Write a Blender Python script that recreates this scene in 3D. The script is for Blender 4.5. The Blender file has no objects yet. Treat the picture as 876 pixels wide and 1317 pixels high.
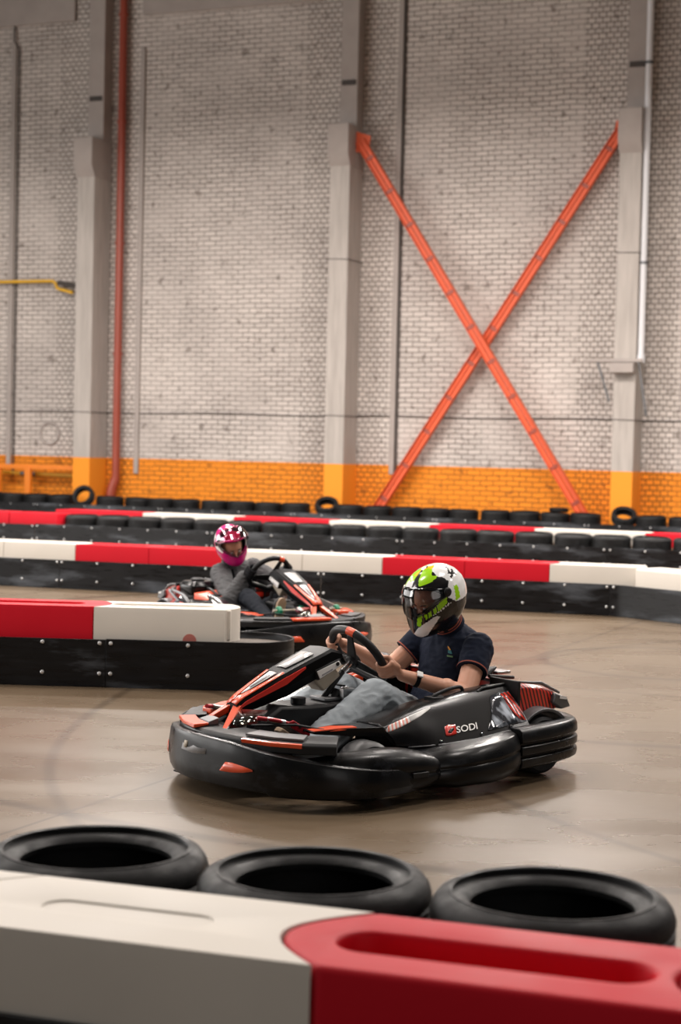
import bpy, bmesh, math, random
from math import sin, cos, pi, radians, hypot, atan2, sqrt, tan, atan
from mathutils import Vector, Matrix, noise
random.seed(7)
COL = bpy.context.scene.collection
# ------------------------------------------------------------------ helpers
def V(*a): return Vector(a)
def tag(o, label=None, cat=None, group=None, kind=None):
    if label: o['label'] = label
    if cat: o['category'] = cat
    if group: o['group'] = group
    if kind: o['kind'] = kind
    return o
def empty(name, loc=(0, 0, 0), rz=0):
    o = bpy.data.objects.new(name, None); COL.objects.link(o)
    o.location = loc; o.rotation_euler = (0, 0, rz); o.empty_display_size = .1
    return o
def link(name, me, parent=None):
    o = bpy.data.objects.new(name, me); COL.objects.link(o)
    if parent: o.parent = parent
    return o
def finish(me, sharp=35, smooth=True):
    if not smooth: return
    bm = bmesh.new(); bm.from_mesh(me)
    for f in bm.faces: f.smooth = True
    for e in bm.edges:
        if len(e.link_faces) == 2 and e.calc_face_angle(0) > radians(sharp): e.smooth = False
    bm.to_mesh(me); bm.free()
class MB:
    def __init__(s): s.v = []; s.f = []; s.m = []; s.cur = 0
    def add(s, vs, fs, mi=None):
        b = len(s.v); s.v += [Vector(q) for q in vs]
        for f in fs:
            s.f.append([b + i for i in f]); s.m.append(s.cur if mi is None else mi)
        return s
    def box(s, x0, x1, y0, y1, z0, z1, M=None, mi=None):
        vs = [Vector((x, y, z)) for z in (z0, z1) for y in (y0, y1) for x in (x0, x1)]
        if M is not None: vs = [M @ q for q in vs]
        return s.add(vs, [(0, 2, 3, 1), (4, 5, 7, 6), (0, 1, 5, 4), (2, 6, 7, 3), (0, 4, 6, 2), (1, 3, 7, 5)], mi)
    def loft(s, rings, caps=True, closed=True, loop=False, mi=None):
        n = len(rings[0]); vs = [q for r in rings for q in r]; fs = []
        R = len(rings)
        for i in range(R if loop else R - 1):
            a = i * n; b = ((i + 1) % R) * n
            for j in range(n if closed else n - 1):
                k = (j + 1) % n
                fs.append((a + j, a + k, b + k, b + j))
        if caps and closed and not loop:
            fs.append(tuple(range(n - 1, -1, -1))); fs.append(tuple(range((R - 1) * n, R * n)))
        return s.add(vs, fs, mi)
    def tube(s, pts, r, seg=12, caps=True, loop=False, mi=None):
        pts = [Vector(p) for p in pts]; n = len(pts)
        rr = r if isinstance(r, (list, tuple)) else [r] * n
        rings = []; up = None
        for i, p in enumerate(pts):
            if loop: t = pts[(i + 1) % n] - pts[i - 1]
            else: t = pts[min(i + 1, n - 1)] - pts[max(i - 1, 0)]
            t.normalize()
            if up is None:
                up = t.orthogonal().normalized()
            up = (up - t * up.dot(t)).normalized(); w = t.cross(up)
            rings.append([p + (up * cos(2 * pi * k / seg) + w * sin(2 * pi * k / seg)) * rr[i] for k in range(seg)])
        return s.loft(rings, caps, True, loop, mi)
    def prism(s, poly, z0, z1, ax='z', M=None, mi=None):
        def mk(a, b, c):
            q = {'z': Vector((a, b, c)), 'y': Vector((a, c, b)), 'x': Vector((c, a, b))}[ax]
            return M @ q if M is not None else q
        n = len(poly); vs = [mk(a, b, z0) for a, b in poly] + [mk(a, b, z1) for a, b in poly]
        fs = [tuple(range(n - 1, -1, -1)), tuple(range(n, 2 * n))]
        fs += [(i, (i + 1) % n, n + (i + 1) % n, n + i) for i in range(n)]
        return s.add(vs, fs, mi)
    def lathe(s, prof, c=(0, 0, 0), seg=32, axis='z', loop=False, mi=None):
        c = Vector(c); rings = []
        for k in range(seg):
            a = 2 * pi * k / seg; ring = []
            for r, h in prof:
                q = {'z': Vector((r * cos(a), r * sin(a), h)), 'y': Vector((r * cos(a), h, r * sin(a))), 'x': Vector((h, r * cos(a), r * sin(a)))}[axis]
                ring.append(c + q)
            rings.append(ring)
        return s.loft(rings, False, loop, True, mi)
    def ball(s, c, rx, ry=None, rz=None, seg=16, M=None, mi=None):
        ry = ry or rx; rz = rz or rx; c = Vector(c); n = seg; m = seg // 2; vs = []; fs = []
        for i in range(1, m):
            for j in range(n):
                q = Vector((rx * sin(pi * i / m) * cos(2 * pi * j / n), ry * sin(pi * i / m) * sin(2 * pi * j / n), rz * cos(pi * i / m)))
                vs.append(c + (M @ q if M is not None else q))
        t = Vector((0, 0, rz)); t = M @ t if M is not None else t
        vs += [c + t, c - t]; T = len(vs) - 2
        for i in range(m - 2):
            for j in range(n): fs.append((i * n + j, (i + 1) * n + j, (i + 1) * n + (j + 1) % n, i * n + (j + 1) % n))
        for j in range(n):
            fs.append((T, j, (j + 1) % n)); fs.append((T + 1, (m - 2) * n + (j + 1) % n, (m - 2) * n + j))
        return s.add(vs, fs, mi)
    def mesh(s, name, mats, M=None, smooth=True, sharp=35, recalc=True):
        me = bpy.data.meshes.new(name)
        vs = [M @ q for q in s.v] if M is not None else s.v
        me.from_pydata([tuple(q) for q in vs], [], s.f)
        for m in (mats if isinstance(mats, (list, tuple)) else [mats]): me.materials.append(m)
        me.polygons.foreach_set('material_index', s.m)
        if recalc:
            bm = bmesh.new(); bm.from_mesh(me); bmesh.ops.recalc_face_normals(bm, faces=bm.faces); bm.to_mesh(me); bm.free()
        me.validate(); finish(me, sharp, smooth); me.update()
        return me
    def build(s, name, mats, parent=None, bevel=0, bseg=2, sub=0, smooth=True, sharp=35, M=None):
        o = link(name, s.mesh(name, mats, M, smooth, sharp if not sub else 180), parent)
        if bevel:
            b = o.modifiers.new('bevel', 'BEVEL'); b.width = bevel; b.segments = bseg; b.limit_method = 'ANGLE'; b.angle_limit = radians(35)
        if sub:
            m = o.modifiers.new('sub', 'SUBSURF'); m.levels = sub; m.render_levels = sub
        return o
def evaluated(me, mods):
    """mesh after a list of (type, {props}) modifiers"""
    o = bpy.data.objects.new('tmp', me); COL.objects.link(o)
    for t, pr in mods:
        m = o.modifiers.new(t, t)
        for k, v in pr.items(): setattr(m, k, v)
    dg = bpy.context.evaluated_depsgraph_get(); dg.update()
    out = bpy.data.meshes.new_from_object(o.evaluated_get(dg))
    bpy.data.objects.remove(o)
    return out
def voxel(mb, name, mat, parent, vs=.006, smooth=4, wrinkle=0, wscale=9, cut=None):
    me = mb.mesh('tmp', [mat], smooth=False)
    me = evaluated(me, [('REMESH', dict(mode='VOXEL', voxel_size=vs)), ('SMOOTH', dict(factor=.5, iterations=smooth))])
    me.name = name
    if cut:
        bm = bmesh.new(); bm.from_mesh(me)
        bmesh.ops.delete(bm, geom=[v for v in bm.verts if cut(v.co)], context='VERTS'); bm.to_mesh(me); bm.free()
    if wrinkle:
        no = [v.normal.copy() for v in me.vertices]
        for v, n in zip(me.vertices, no):
            q = v.co * wscale
            d = noise.noise(q) + .6 * (1 - abs(noise.noise(Vector((q.x * 1.9, q.y * 1.9, q.z * 3.1 + 7))) * 2.4))
            v.co += n * d * wrinkle
    me.materials.clear(); me.materials.append(mat)
    for p in me.polygons: p.use_smooth = True
    return link(name, me, parent)
def copy_tree(o, parent=None):
    c = o.copy(); COL.objects.link(c); c.parent = parent
    for ch in list(o.children): copy_tree(ch, c)
    return c
def lerp(a, b, t): return a + (b - a) * t
def interp(tab, x):
    """piecewise smooth interpolation of a table of (x, value...)"""
    if x <= tab[0][0]: return tab[0][1]
    for a, b in zip(tab, tab[1:]):
        if x <= b[0]:
            t = (x - a[0]) / (b[0] - a[0]); return a[1] + (b[1] - a[1]) * t
    return tab[-1][1]
def catmull(pts, n=6):
    P = [Vector(p) for p in pts]; out = []
    for i in range(len(P) - 1):
        p0 = P[max(i - 1, 0)]; p1 = P[i]; p2 = P[i + 1]; p3 = P[min(i + 2, len(P) - 1)]
        for k in range(n):
            t = k / n
            out.append(.5 * ((2 * p1) + (p2 - p0) * t + (2 * p0 - 5 * p1 + 4 * p2 - p3) * t * t + (3 * p1 - p0 - 3 * p2 + p3) * t ** 3))
    out.append(P[-1]); return out
# ------------------------------------------------------------------ materials
def nodes(name):
    m = bpy.data.materials.new(name); m.use_nodes = True
    nt = m.node_tree; return m, nt, nt.nodes['Principled BSDF']
def mat(name, c, rough=.5, metal=0, coat=0, var=.12, vs=6, bump=0, bs=60, rvar=0, spec=.5, stretch=(1, 1, 1)):
    m, nt, b = nodes(name); N = nt.nodes; L = nt.links
    b.inputs['Roughness'].default_value = rough; b.inputs['Metallic'].default_value = metal
    b.inputs['Coat Weight'].default_value = coat; b.inputs['Coat Roughness'].default_value = .08
    b.inputs['Specular IOR Level'].default_value = spec
    tc = N.new('ShaderNodeTexCoord'); mp = N.new('ShaderNodeMapping'); L.new(tc.outputs['Object'], mp.inputs[0])
    mp.inputs['Scale'].default_value = stretch
    nz = N.new('ShaderNodeTexNoise'); nz.inputs['Scale'].default_value = vs; nz.inputs['Detail'].default_value = 6
    L.new(mp.outputs[0], nz.inputs['Vector'])
    mx = N.new('ShaderNodeMix'); mx.data_type = 'RGBA'
    mx.inputs['A'].default_value = (*[max(0, q * (1 - var)) for q in c], 1); mx.inputs['B'].default_value = (*[min(1, q * (1 + var)) for q in c], 1)
    L.new(nz.outputs[0], mx.inputs['Factor']); L.new(mx.outputs['Result'], b.inputs['Base Color'])
    if rvar:
        mr = N.new('ShaderNodeMapRange'); mr.inputs['From Min'].default_value = .3; mr.inputs['From Max'].default_value = .7
        mr.inputs['To Min'].default_value = max(.02, rough - rvar); mr.inputs['To Max'].default_value = min(1, rough + rvar)
        L.new(nz.outputs[0], mr.inputs['Value']); L.new(mr.outputs[0], b.inputs['Roughness'])
    if bump:
        n2 = N.new('ShaderNodeTexNoise'); n2.inputs['Scale'].default_value = bs; n2.inputs['Detail'].default_value = 4
        L.new(mp.outputs[0], n2.inputs['Vector'])
        bp = N.new('ShaderNodeBump'); bp.inputs['Strength'].default_value = bump; bp.inputs['Distance'].default_value = .01
        L.new(n2.outputs[0], bp.inputs['Height']); L.new(bp.outputs[0], b.inputs['Normal'])
    return m
def scuffed(m, lo, hi, c, sc, world=True):
    nt = m.node_tree; N = nt.nodes; L = nt.links; b = N['Principled BSDF']
    src = b.inputs['Base Color'].links[0].from_socket
    g = N.new('ShaderNodeNewGeometry') if world else N.new('ShaderNodeTexCoord'); mp = N.new('ShaderNodeMapping'); mp.inputs['Scale'].default_value = sc
    L.new(g.outputs['Position' if world else 'Object'], mp.inputs[0])
    n = N.new('ShaderNodeTexNoise'); n.inputs['Scale'].default_value = 1; n.inputs['Detail'].default_value = 7; n.inputs['Roughness'].default_value = .6; L.new(mp.outputs[0], n.inputs['Vector'])
    r = N.new('ShaderNodeMapRange'); r.inputs['From Min'].default_value = lo; r.inputs['From Max'].default_value = hi; L.new(n.outputs[0], r.inputs['Value'])
    x = N.new('ShaderNodeMix'); x.data_type = 'RGBA'; L.new(r.outputs[0], x.inputs['Factor']); L.new(src, x.inputs['A']); x.inputs['B'].default_value = (*c, 1); L.new(x.outputs['Result'], b.inputs['Base Color']); return m
def vcol_mat(name, rough=.2, coat=.35):
    m, nt, b = nodes(name); at = nt.nodes.new('ShaderNodeAttribute'); at.attribute_name = 'paint'
    nt.links.new(at.outputs['Color'], b.inputs['Base Color']); b.inputs['Roughness'].default_value = rough; b.inputs['Coat Weight'].default_value = coat
    return m
def clear_mat(name, tint, gloss=.12):
    m, nt, b = nodes(name); N = nt.nodes; L = nt.links; N.remove(b)
    t = N.new('ShaderNodeBsdfTransparent'); t.inputs[0].default_value = (*tint, 1)
    g = N.new('ShaderNodeBsdfGlossy'); g.inputs['Roughness'].default_value = .06; g.inputs[0].default_value = (1, 1, 1, 1)
    f = N.new('ShaderNodeFresnel'); f.inputs[0].default_value = 1.5
    a = N.new('ShaderNodeMath'); a.operation = 'ADD'; a.inputs[1].default_value = gloss * .4; L.new(f.outputs[0], a.inputs[0])
    mx = N.new('ShaderNodeMixShader'); L.new(a.outputs[0], mx.inputs[0]); L.new(t.outputs[0], mx.inputs[1]); L.new(g.outputs[0], mx.inputs[2])
    L.new(mx.outputs[0], N['Material Output'].inputs[0]); return m
M = {}
def mats():
    M['black'] = mat('black_plastic', (.005, .005, .0055), .34, var=.3, vs=9, rvar=.1, coat=.05, bump=.02, bs=25, spec=.26)
    M['black_body'] = mat('glossy_black_bodywork', (.005, .005, .0055), .26, coat=.08, var=.2, spec=.22)
    M['dull'] = mat('dull_black_plastic', (.009, .009, .010), .5, var=.3, rvar=.12, spec=.35)
    M['rubber'] = mat('tyre_rubber', (.009, .009, .0095), .58, var=.5, vs=14, rvar=.15, bump=.12, bs=90, spec=.3)
    M['kart_rubber'] = mat('slick_tyre_rubber', (.02, .02, .021), .5, var=.3, rvar=.1)
    M['orange'] = mat('orange_red_bodywork', (.80, .085, .022), .3, coat=.4, var=.08)
    M['red'] = mat('red_bodywork', (.62, .03, .018), .3, coat=.3, var=.08)
    M['white'] = mat('white_sticker', (.78, .77, .75), .4, var=.05)
    M['greyst'] = mat('grey_printed_sticker', (.30, .30, .31), .4, var=.3, vs=40)
    M['silver'] = mat('brushed_metal', (.42, .42, .43), .28, 1, var=.1)
    M['grey'] = mat('grey_coated_steel', (.16, .16, .165), .38, .6, var=.15)
    M['chrome'] = mat('chrome', (.75, .75, .76), .12, 1, var=.03)
    M['bolt'] = mat('zinc_bolt', (.72, .72, .72), .3, .6, var=.05)
    M['beige'] = mat('worn_beige_plastic', (.42, .36, .28), .45, var=.2)
    M['pedalred'] = mat('red_anodised_pedal', (.35, .012, .02), .35, .3, var=.1)
    M['pedalgreen'] = mat('green_pedal', (.01, .22, .11), .35, var=.1)
    M['clear'] = clear_mat('clear_plate', (.45, .44, .40), .02)
    M['visor'] = clear_mat('smoked_visor', (.74, .72, .72), .0)
    M['visor_pink'] = clear_mat('pink_tinted_visor', (.88, .42, .62), .25)
    M['skin'] = mat('skin', (.62, .31, .20), .48, var=.1, vs=14, bump=.04, bs=80)
    M['navy'] = mat('navy_cotton', (.008, .012, .026), .9, var=.25, vs=20, bump=.15, bs=160, spec=.2)
    M['stripe'] = mat('rust_ribbed_trim', (.30, .07, .04), .9, var=.1)
    M['blackcloth'] = mat('black_cloth', (.010, .010, .012), .9, var=.2, bump=.2, bs=120, spec=.2)
    M['denim'] = denim()
    M['hoodie'] = mat('grey_marl_fleece', (.105, .105, .108), .95, var=.3, vs=90, bump=.2, bs=150, spec=.2)
    M['trouser'] = mat('dark_navy_trousers', (.018, .021, .028), .85, var=.2, bump=.15, bs=120, spec=.2)
    M['sole'] = mat('tan_rubber_sole', (.42, .30, .20), .7, var=.1)
    M['shoe'] = mat('dark_shoe_leather', (.03, .03, .03), .5)
    M['eye'] = mat('eye_white', (.7, .68, .65), .2, var=.02)
    M['iris'] = mat('dark_iris', (.03, .02, .015), .2)
    M['hair'] = mat('brown_brow_hair', (.04, .022, .012), .7)
    M['helmet'] = vcol_mat('painted_helmet_shell')
    M['wblock'] = mat('white_barrier_plastic', (.68, .63, .56), .55, var=.08, spec=.2, vs=3, rvar=.08, bump=.05, bs=4)
    M['rblock'] = mat('red_barrier_plastic', (.56, .008, .020), .55, var=.08, vs=3, rvar=.08, spec=.15, bump=.05, bs=4)
    M['panel'] = mat('black_scuffed_sheet', (.007, .007, .008), .34, var=.5, vs=4, rvar=.14, bump=.10, bs=5, stretch=(1, 1, 9), spec=.28)
    scuffed(M['panel'], .52, .72, (.10, .11, .125), (1.1, 1.1, 5))
    scuffed(M['black'], .56, .75, (.035, .038, .045), (4, 4, 9), False)
    M['hood'] = mat('satin_black_bodywork', (.004, .004, .0045), .42, var=.2, spec=.1)
    M['plate'] = mat('glossy_white_plate', (.85, .85, .85), .2, coat=1, var=.02)
    M['gravel'] = mat('grey_grit_filling', (.12, .10, .085), .9, var=.5, vs=60, bump=.5, bs=90)
    M['brace'] = mat('orange_red_painted_steel', (.72, .11, .032), .5, var=.1, vs=3)
    M['rust'] = mat('rust_red_painted_pipe', (.30, .055, .03), .4, var=.15, vs=3)
    M['whitepipe'] = mat('white_painted_pipe', (.70, .70, .72), .35, var=.05)
    M['yellow'] = mat('yellow_gas_pipe', (.75, .42, .03), .4, var=.1)
    M['orangepaint'] = mat('orange_painted_steel', (.82, .22, .012), .5, var=.1)
    M['cable'] = mat('dark_cable', (.06, .05, .045), .7)
    M['brick'] = wall_mat(); M['conc'] = column_mat(); M['concplain'] = mat('whitewashed_concrete', (.38, .335, .31), .85, var=.15, vs=3, bump=.2, bs=20)
    M['floor'] = floor_mat()
    M['ceil'] = mat('grey_ceiling', (.25, .24, .23), .9)
def denim():
    m = mat('light_washed_denim', (.37, .41, .44), .85, var=.3, vs=7, bump=.25, bs=220, spec=.2); return m
def wall_mat():
    m, nt, b = nodes('whitewashed_brick'); N = nt.nodes; L = nt.links
    tc = N.new('ShaderNodeTexCoord'); sp = N.new('ShaderNodeSeparateXYZ'); L.new(tc.outputs['Object'], sp.inputs[0])
    cb = N.new('ShaderNodeCombineXYZ'); L.new(sp.outputs['X'], cb.inputs['X']); L.new(sp.outputs['Z'], cb.inputs['Y'])
    wob = N.new('ShaderNodeTexNoise'); wob.inputs['Scale'].default_value = 2.2; wob.inputs['Detail'].default_value = 3; L.new(cb.outputs[0], wob.inputs['Vector'])
    sub = N.new('ShaderNodeVectorMath'); sub.operation = 'SUBTRACT'; sub.inputs[1].default_value = (.5, .5, .5); L.new(wob.outputs['Color'], sub.inputs[0])
    sc = N.new('ShaderNodeVectorMath'); sc.operation = 'SCALE'; sc.inputs['Scale'].default_value = .05; L.new(sub.outputs[0], sc.inputs[0])
    ad = N.new('ShaderNodeVectorMath'); ad.operation = 'ADD'; L.new(cb.outputs[0], ad.inputs[0]); L.new(sc.outputs[0], ad.inputs[1])
    def brick(w, seed):
        t = N.new('ShaderNodeTexBrick'); t.inputs['Scale'].default_value = 1; t.inputs['Brick Width'].default_value = w; t.inputs['Row Height'].default_value = .0985
        t.inputs['Mortar Size'].default_value = .0105; t.inputs['Mortar Smooth'].default_value = .35; t.offset = .5
        t.inputs['Color1'].default_value = (.85, .85, .85, 1); t.inputs['Color2'].default_value = (1, 1, 1, 1); t.inputs['Mortar'].default_value = (.27, .245, .225, 1)
        L.new(ad.outputs[0], t.inputs['Vector']); return t
    b1 = brick(.262, 0); b2 = brick(.14, 1)
    # header courses in the strips beside the columns (left of each column)
    fr = N.new('ShaderNodeMath'); fr.operation = 'ADD'; fr.inputs[1].default_value = 5.33 + 5.66 * 3; L.new(sp.outputs['X'], fr.inputs[0])
    md = N.new('ShaderNodeMath'); md.operation = 'MODULO'; md.inputs[1].default_value = 5.66; L.new(fr.outputs[0], md.inputs[0])
    gt = N.new('ShaderNodeMath'); gt.operation = 'GREATER_THAN'; gt.inputs[1].default_value = 4.38; L.new(md.outputs[0], gt.inputs[0])
    lt = N.new('ShaderNodeMath'); lt.operation = 'LESS_THAN'; lt.inputs[1].default_value = .62; L.new(md.outputs[0], lt.inputs[0])
    mk = N.new('ShaderNodeMath'); mk.operation = 'MAXIMUM'; L.new(gt.outputs[0], mk.inputs[0]); L.new(lt.outputs[0], mk.inputs[1])
    mxc = N.new('ShaderNodeMix'); mxc.data_type = 'RGBA'; L.new(mk.outputs[0], mxc.inputs['Factor']); L.new(b1.outputs['Color'], mxc.inputs['A']); L.new(b2.outputs['Color'], mxc.inputs['B'])
    mxf = N.new('ShaderNodeMix'); mxf.data_type = 'FLOAT'; L.new(mk.outputs[0], mxf.inputs['Factor']); L.new(b1.outputs['Fac'], mxf.inputs['A']); L.new(b2.outputs['Fac'], mxf.inputs['B'])
    # paint colour: orange dado up to 1.235 m, whitewash above
    st = N.new('ShaderNodeTexNoise'); st.inputs['Scale'].default_value = .55; st.inputs['Detail'].default_value = 8; L.new(cb.outputs[0], st.inputs['Vector'])
    rp = N.new('ShaderNodeValToRGB'); rp.color_ramp.elements[0].position = .3; rp.color_ramp.elements[0].color = (.52, .465, .43, 1); rp.color_ramp.elements[1].position = .62; rp.color_ramp.elements[1].color = (.66, .595, .55, 1); L.new(st.outputs[0], rp.inputs[0])
    dz = N.new('ShaderNodeMath'); dz.operation = 'LESS_THAN'; dz.inputs[1].default_value = 1.235; L.new(sp.outputs['Z'], dz.inputs[0])
    mo = N.new('ShaderNodeMix'); mo.data_type = 'RGBA'; L.new(dz.outputs[0], mo.inputs['Factor']); L.new(rp.outputs[0], mo.inputs['A']); mo.inputs['B'].default_value = (.86, .27, .012, 1)
    ml = N.new('ShaderNodeMix'); ml.data_type = 'RGBA'; ml.blend_type = 'MULTIPLY'; ml.inputs['Factor'].default_value = 1; L.new(mo.outputs['Result'], ml.inputs['A'])
    jn = N.new('ShaderNodeTexNoise'); jn.inputs['Scale'].default_value = .9; jn.inputs['Detail'].default_value = 4; L.new(ad.outputs[0], jn.inputs['Vector'])
    jr = N.new('ShaderNodeMapRange'); jr.inputs['From Min'].default_value = .35; jr.inputs['From Max'].default_value = .65; jr.inputs['To Min'].default_value = .45; jr.inputs['To Max'].default_value = 1.1; jr.clamp = False; L.new(jn.outputs[0], jr.inputs['Value'])
    jh = N.new('ShaderNodeMath'); jh.operation = 'MAXIMUM'; L.new(jr.outputs[0], jh.inputs[0]); L.new(mk.outputs[0], jh.inputs[1])
    jm = N.new('ShaderNodeMix'); jm.data_type = 'RGBA'; jm.clamp_factor = True; L.new(jh.outputs[0], jm.inputs['Factor']); jm.inputs['A'].default_value = (.95, .95, .95, 1); L.new(mxc.outputs['Result'], jm.inputs['B']); L.new(jm.outputs['Result'], ml.inputs['B'])
    # small dark flecks and broken bricks
    fl = N.new('ShaderNodeTexNoise'); fl.inputs['Scale'].default_value = 5; fl.inputs['Detail'].default_value = 5; L.new(cb.outputs[0], fl.inputs['Vector'])
    fr2 = N.new('ShaderNodeValToRGB'); fr2.color_ramp.elements[0].position = .31; fr2.color_ramp.elements[0].color = (.45, .42, .40, 1); fr2.color_ramp.elements[1].position = .38; fr2.color_ramp.elements[1].color = (1, 1, 1, 1); L.new(fl.outputs[0], fr2.inputs[0])
    m2 = N.new('ShaderNodeMix'); m2.data_type = 'RGBA'; m2.blend_type = 'MULTIPLY'; m2.inputs['Factor'].default_value = .8; L.new(ml.outputs['Result'], m2.inputs['A']); L.new(fr2.outputs[0], m2.inputs['B'])
    L.new(m2.outputs['Result'], b.inputs['Base Color']); b.inputs['Roughness'].default_value = .8
    bp = N.new('ShaderNodeBump'); bp.invert = True; bp.inputs['Strength'].default_value = .9; bp.inputs['Distance'].default_value = .015; L.new(mxf.outputs['Result'], bp.inputs['Height']); L.new(bp.outputs[0], b.inputs['Normal'])
    return m
def column_mat():
    m, nt, b = nodes('whitewashed_column_orange_foot'); N = nt.nodes; L = nt.links
    tc = N.new('ShaderNodeTexCoord'); sp = N.new('ShaderNodeSeparateXYZ'); L.new(tc.outputs['Object'], sp.inputs[0])
    mp = N.new('ShaderNodeMapping'); mp.inputs['Scale'].default_value = (12, 12, 1.2); L.new(tc.outputs['Object'], mp.inputs[0])
    st = N.new('ShaderNodeTexNoise'); st.inputs['Scale'].default_value = 1; st.inputs['Detail'].default_value = 6; L.new(mp.outputs[0], st.inputs['Vector'])
    rp = N.new('ShaderNodeValToRGB'); rp.color_ramp.elements[0].position = .3; rp.color_ramp.elements[0].color = (.37, .335, .305, 1); rp.color_ramp.elements[1].position = .7; rp.color_ramp.elements[1].color = (.48, .435, .40, 1); L.new(st.outputs[0], rp.inputs[0])
    dz = N.new('ShaderNodeMath'); dz.operation = 'LESS_THAN'; dz.inputs[1].default_value = 1.235; L.new(sp.outputs['Z'], dz.inputs[0])
    mo = N.new('ShaderNodeMix'); mo.data_type = 'RGBA'; L.new(dz.outputs[0], mo.inputs['Factor']); L.new(rp.outputs[0], mo.inputs['A']); mo.inputs['B'].default_value = (.88, .29, .015, 1)
    L.new(mo.outputs['Result'], b.inputs['Base Color']); b.inputs['Roughness'].default_value = .75
    bp = N.new('ShaderNodeBump'); bp.inputs['Strength'].default_value = .3; bp.inputs['Distance'].default_value = .01; L.new(st.outputs[0], bp.inputs['Height']); L.new(bp.outputs[0], b.inputs['Normal'])
    return m
def floor_mat():
    m, nt, b = nodes('polished_stained_concrete'); N = nt.nodes; L = nt.links
    tc = N.new('ShaderNodeTexCoord')
    n1 = N.new('ShaderNodeTexNoise'); n1.inputs['Scale'].default_value = .55; n1.inputs['Detail'].default_value = 9; n1.inputs['Roughness'].default_value = .62; L.new(tc.outputs['Object'], n1.inputs['Vector'])
    mp = N.new('ShaderNodeMapping'); mp.inputs['Scale'].default_value = (.7, 1.5, 1); mp.inputs['Rotation'].default_value = (0, 0, radians(12)); L.new(tc.outputs['Object'], mp.inputs[0])
    n2 = N.new('ShaderNodeTexNoise'); n2.inputs['Scale'].default_value = 1.6; n2.inputs['Detail'].default_value = 8; L.new(mp.outputs[0], n2.inputs['Vector'])
    r1 = N.new('ShaderNodeValToRGB'); e = r1.color_ramp.elements; e[0].position = .34; e[0].color = (.128, .088, .054, 1); e[1].position = .66; e[1].color = (.172, .126, .082, 1); L.new(n1.outputs[0], r1.inputs[0])
    r2 = N.new('ShaderNodeValToRGB'); e = r2.color_ramp.elements; e[0].position = .30; e[0].color = (.90, .89, .88, 1); e[1].position = .6; e[1].color = (1, 1, 1, 1); L.new(n2.outputs[0], r2.inputs[0])
    ml = N.new('ShaderNodeMix'); ml.data_type = 'RGBA'; ml.blend_type = 'MULTIPLY'; ml.inputs['Factor'].default_value = 1; L.new(r1.outputs[0], ml.inputs['A']); L.new(r2.outputs[0], ml.inputs['B'])
    # curved tyre scuffs: thin rings of a warped wave
    def scuff(cx, cy, sc, seed, lo, hi):
        mq = N.new('ShaderNodeMapping'); mq.inputs['Location'].default_value = (-cx, -cy, 0); L.new(tc.outputs['Object'], mq.inputs[0])
        w = N.new('ShaderNodeTexWave'); w.wave_type = 'RINGS'; w.rings_direction = 'Z'; w.inputs['Scale'].default_value = sc; w.inputs['Distortion'].default_value = 1.2; w.inputs['Detail'].default_value = 1; w.inputs['Phase Offset'].default_value = seed
        L.new(mq.outputs[0], w.inputs['Vector'])
        r = N.new('ShaderNodeValToRGB'); q = r.color_ramp.elements; q[0].position = lo; q[0].color = (1, 1, 1, 1); q[1].position = hi; q[1].color = (.50, .48, .46, 1); L.new(w.outputs['Color'], r.inputs[0]); return r
    s1 = scuff(2.5, 12.5, .11, 1.0, .9975, .9999); s2 = scuff(6.0, 9.5, .17, 3.0, .998, .9999)
    a = N.new('ShaderNodeMix'); a.data_type = 'RGBA'; a.blend_type = 'MULTIPLY'; a.inputs['Factor'].default_value = .8; L.new(ml.outputs['Result'], a.inputs['A']); L.new(s1.outputs[0], a.inputs['B'])
    c = N.new('ShaderNodeMix'); c.data_type = 'RGBA'; c.blend_type = 'MULTIPLY'; c.inputs['Factor'].default_value = .7; L.new(a.outputs['Result'], c.inputs['A']); L.new(s2.outputs[0], c.inputs['B'])
    # concrete joints on a grid
    bt = N.new('ShaderNodeTexBrick'); bt.offset = 0; bt.inputs['Scale'].default_value = 1; bt.inputs['Brick Width'].default_value = 6; bt.inputs['Row Height'].default_value = 6; bt.inputs['Mortar Size'].default_value = .012; bt.inputs['Mortar Smooth'].default_value = .2
    bt.inputs['Color1'].default_value = bt.inputs['Color2'].default_value = (1, 1, 1, 1); bt.inputs['Mortar'].default_value = (.4, .37, .34, 1)
    mr = N.new('ShaderNodeMapping'); mr.inputs['Rotation'].default_value = (0, 0, radians(24)); mr.inputs['Location'].default_value = (-2.15, 1.25, 0); L.new(tc.outputs['Object'], mr.inputs[0]); L.new(mr.outputs[0], bt.inputs['Vector'])
    d = N.new('ShaderNodeMix'); d.data_type = 'RGBA'; d.blend_type = 'MULTIPLY'; d.inputs['Factor'].default_value = .8; L.new(c.outputs['Result'], d.inputs['A']); L.new(bt.outputs['Color'], d.inputs['B'])
    L.new(d.outputs['Result'], b.inputs['Base Color'])
    rr = N.new('ShaderNodeMapRange'); rr.inputs['From Min'].default_value = .3; rr.inputs['From Max'].default_value = .7; rr.inputs['To Min'].default_value = .24; rr.inputs['To Max'].default_value = .32; L.new(n2.outputs[0], rr.inputs['Value']); L.new(rr.outputs[0], b.inputs['Roughness'])
    b.inputs['Specular IOR Level'].default_value = .5
    n3 = N.new('ShaderNodeTexNoise'); n3.inputs['Scale'].default_value = 3; n3.inputs['Detail'].default_value = 5; L.new(tc.outputs['Object'], n3.inputs['Vector'])
    bp = N.new('ShaderNodeBump'); bp.inputs['Strength'].default_value = .06; bp.inputs['Distance'].default_value = .02; L.new(n3.outputs[0], bp.inputs['Height']); L.new(bp.outputs[0], b.inputs['Normal'])
    return m
mats()
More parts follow.
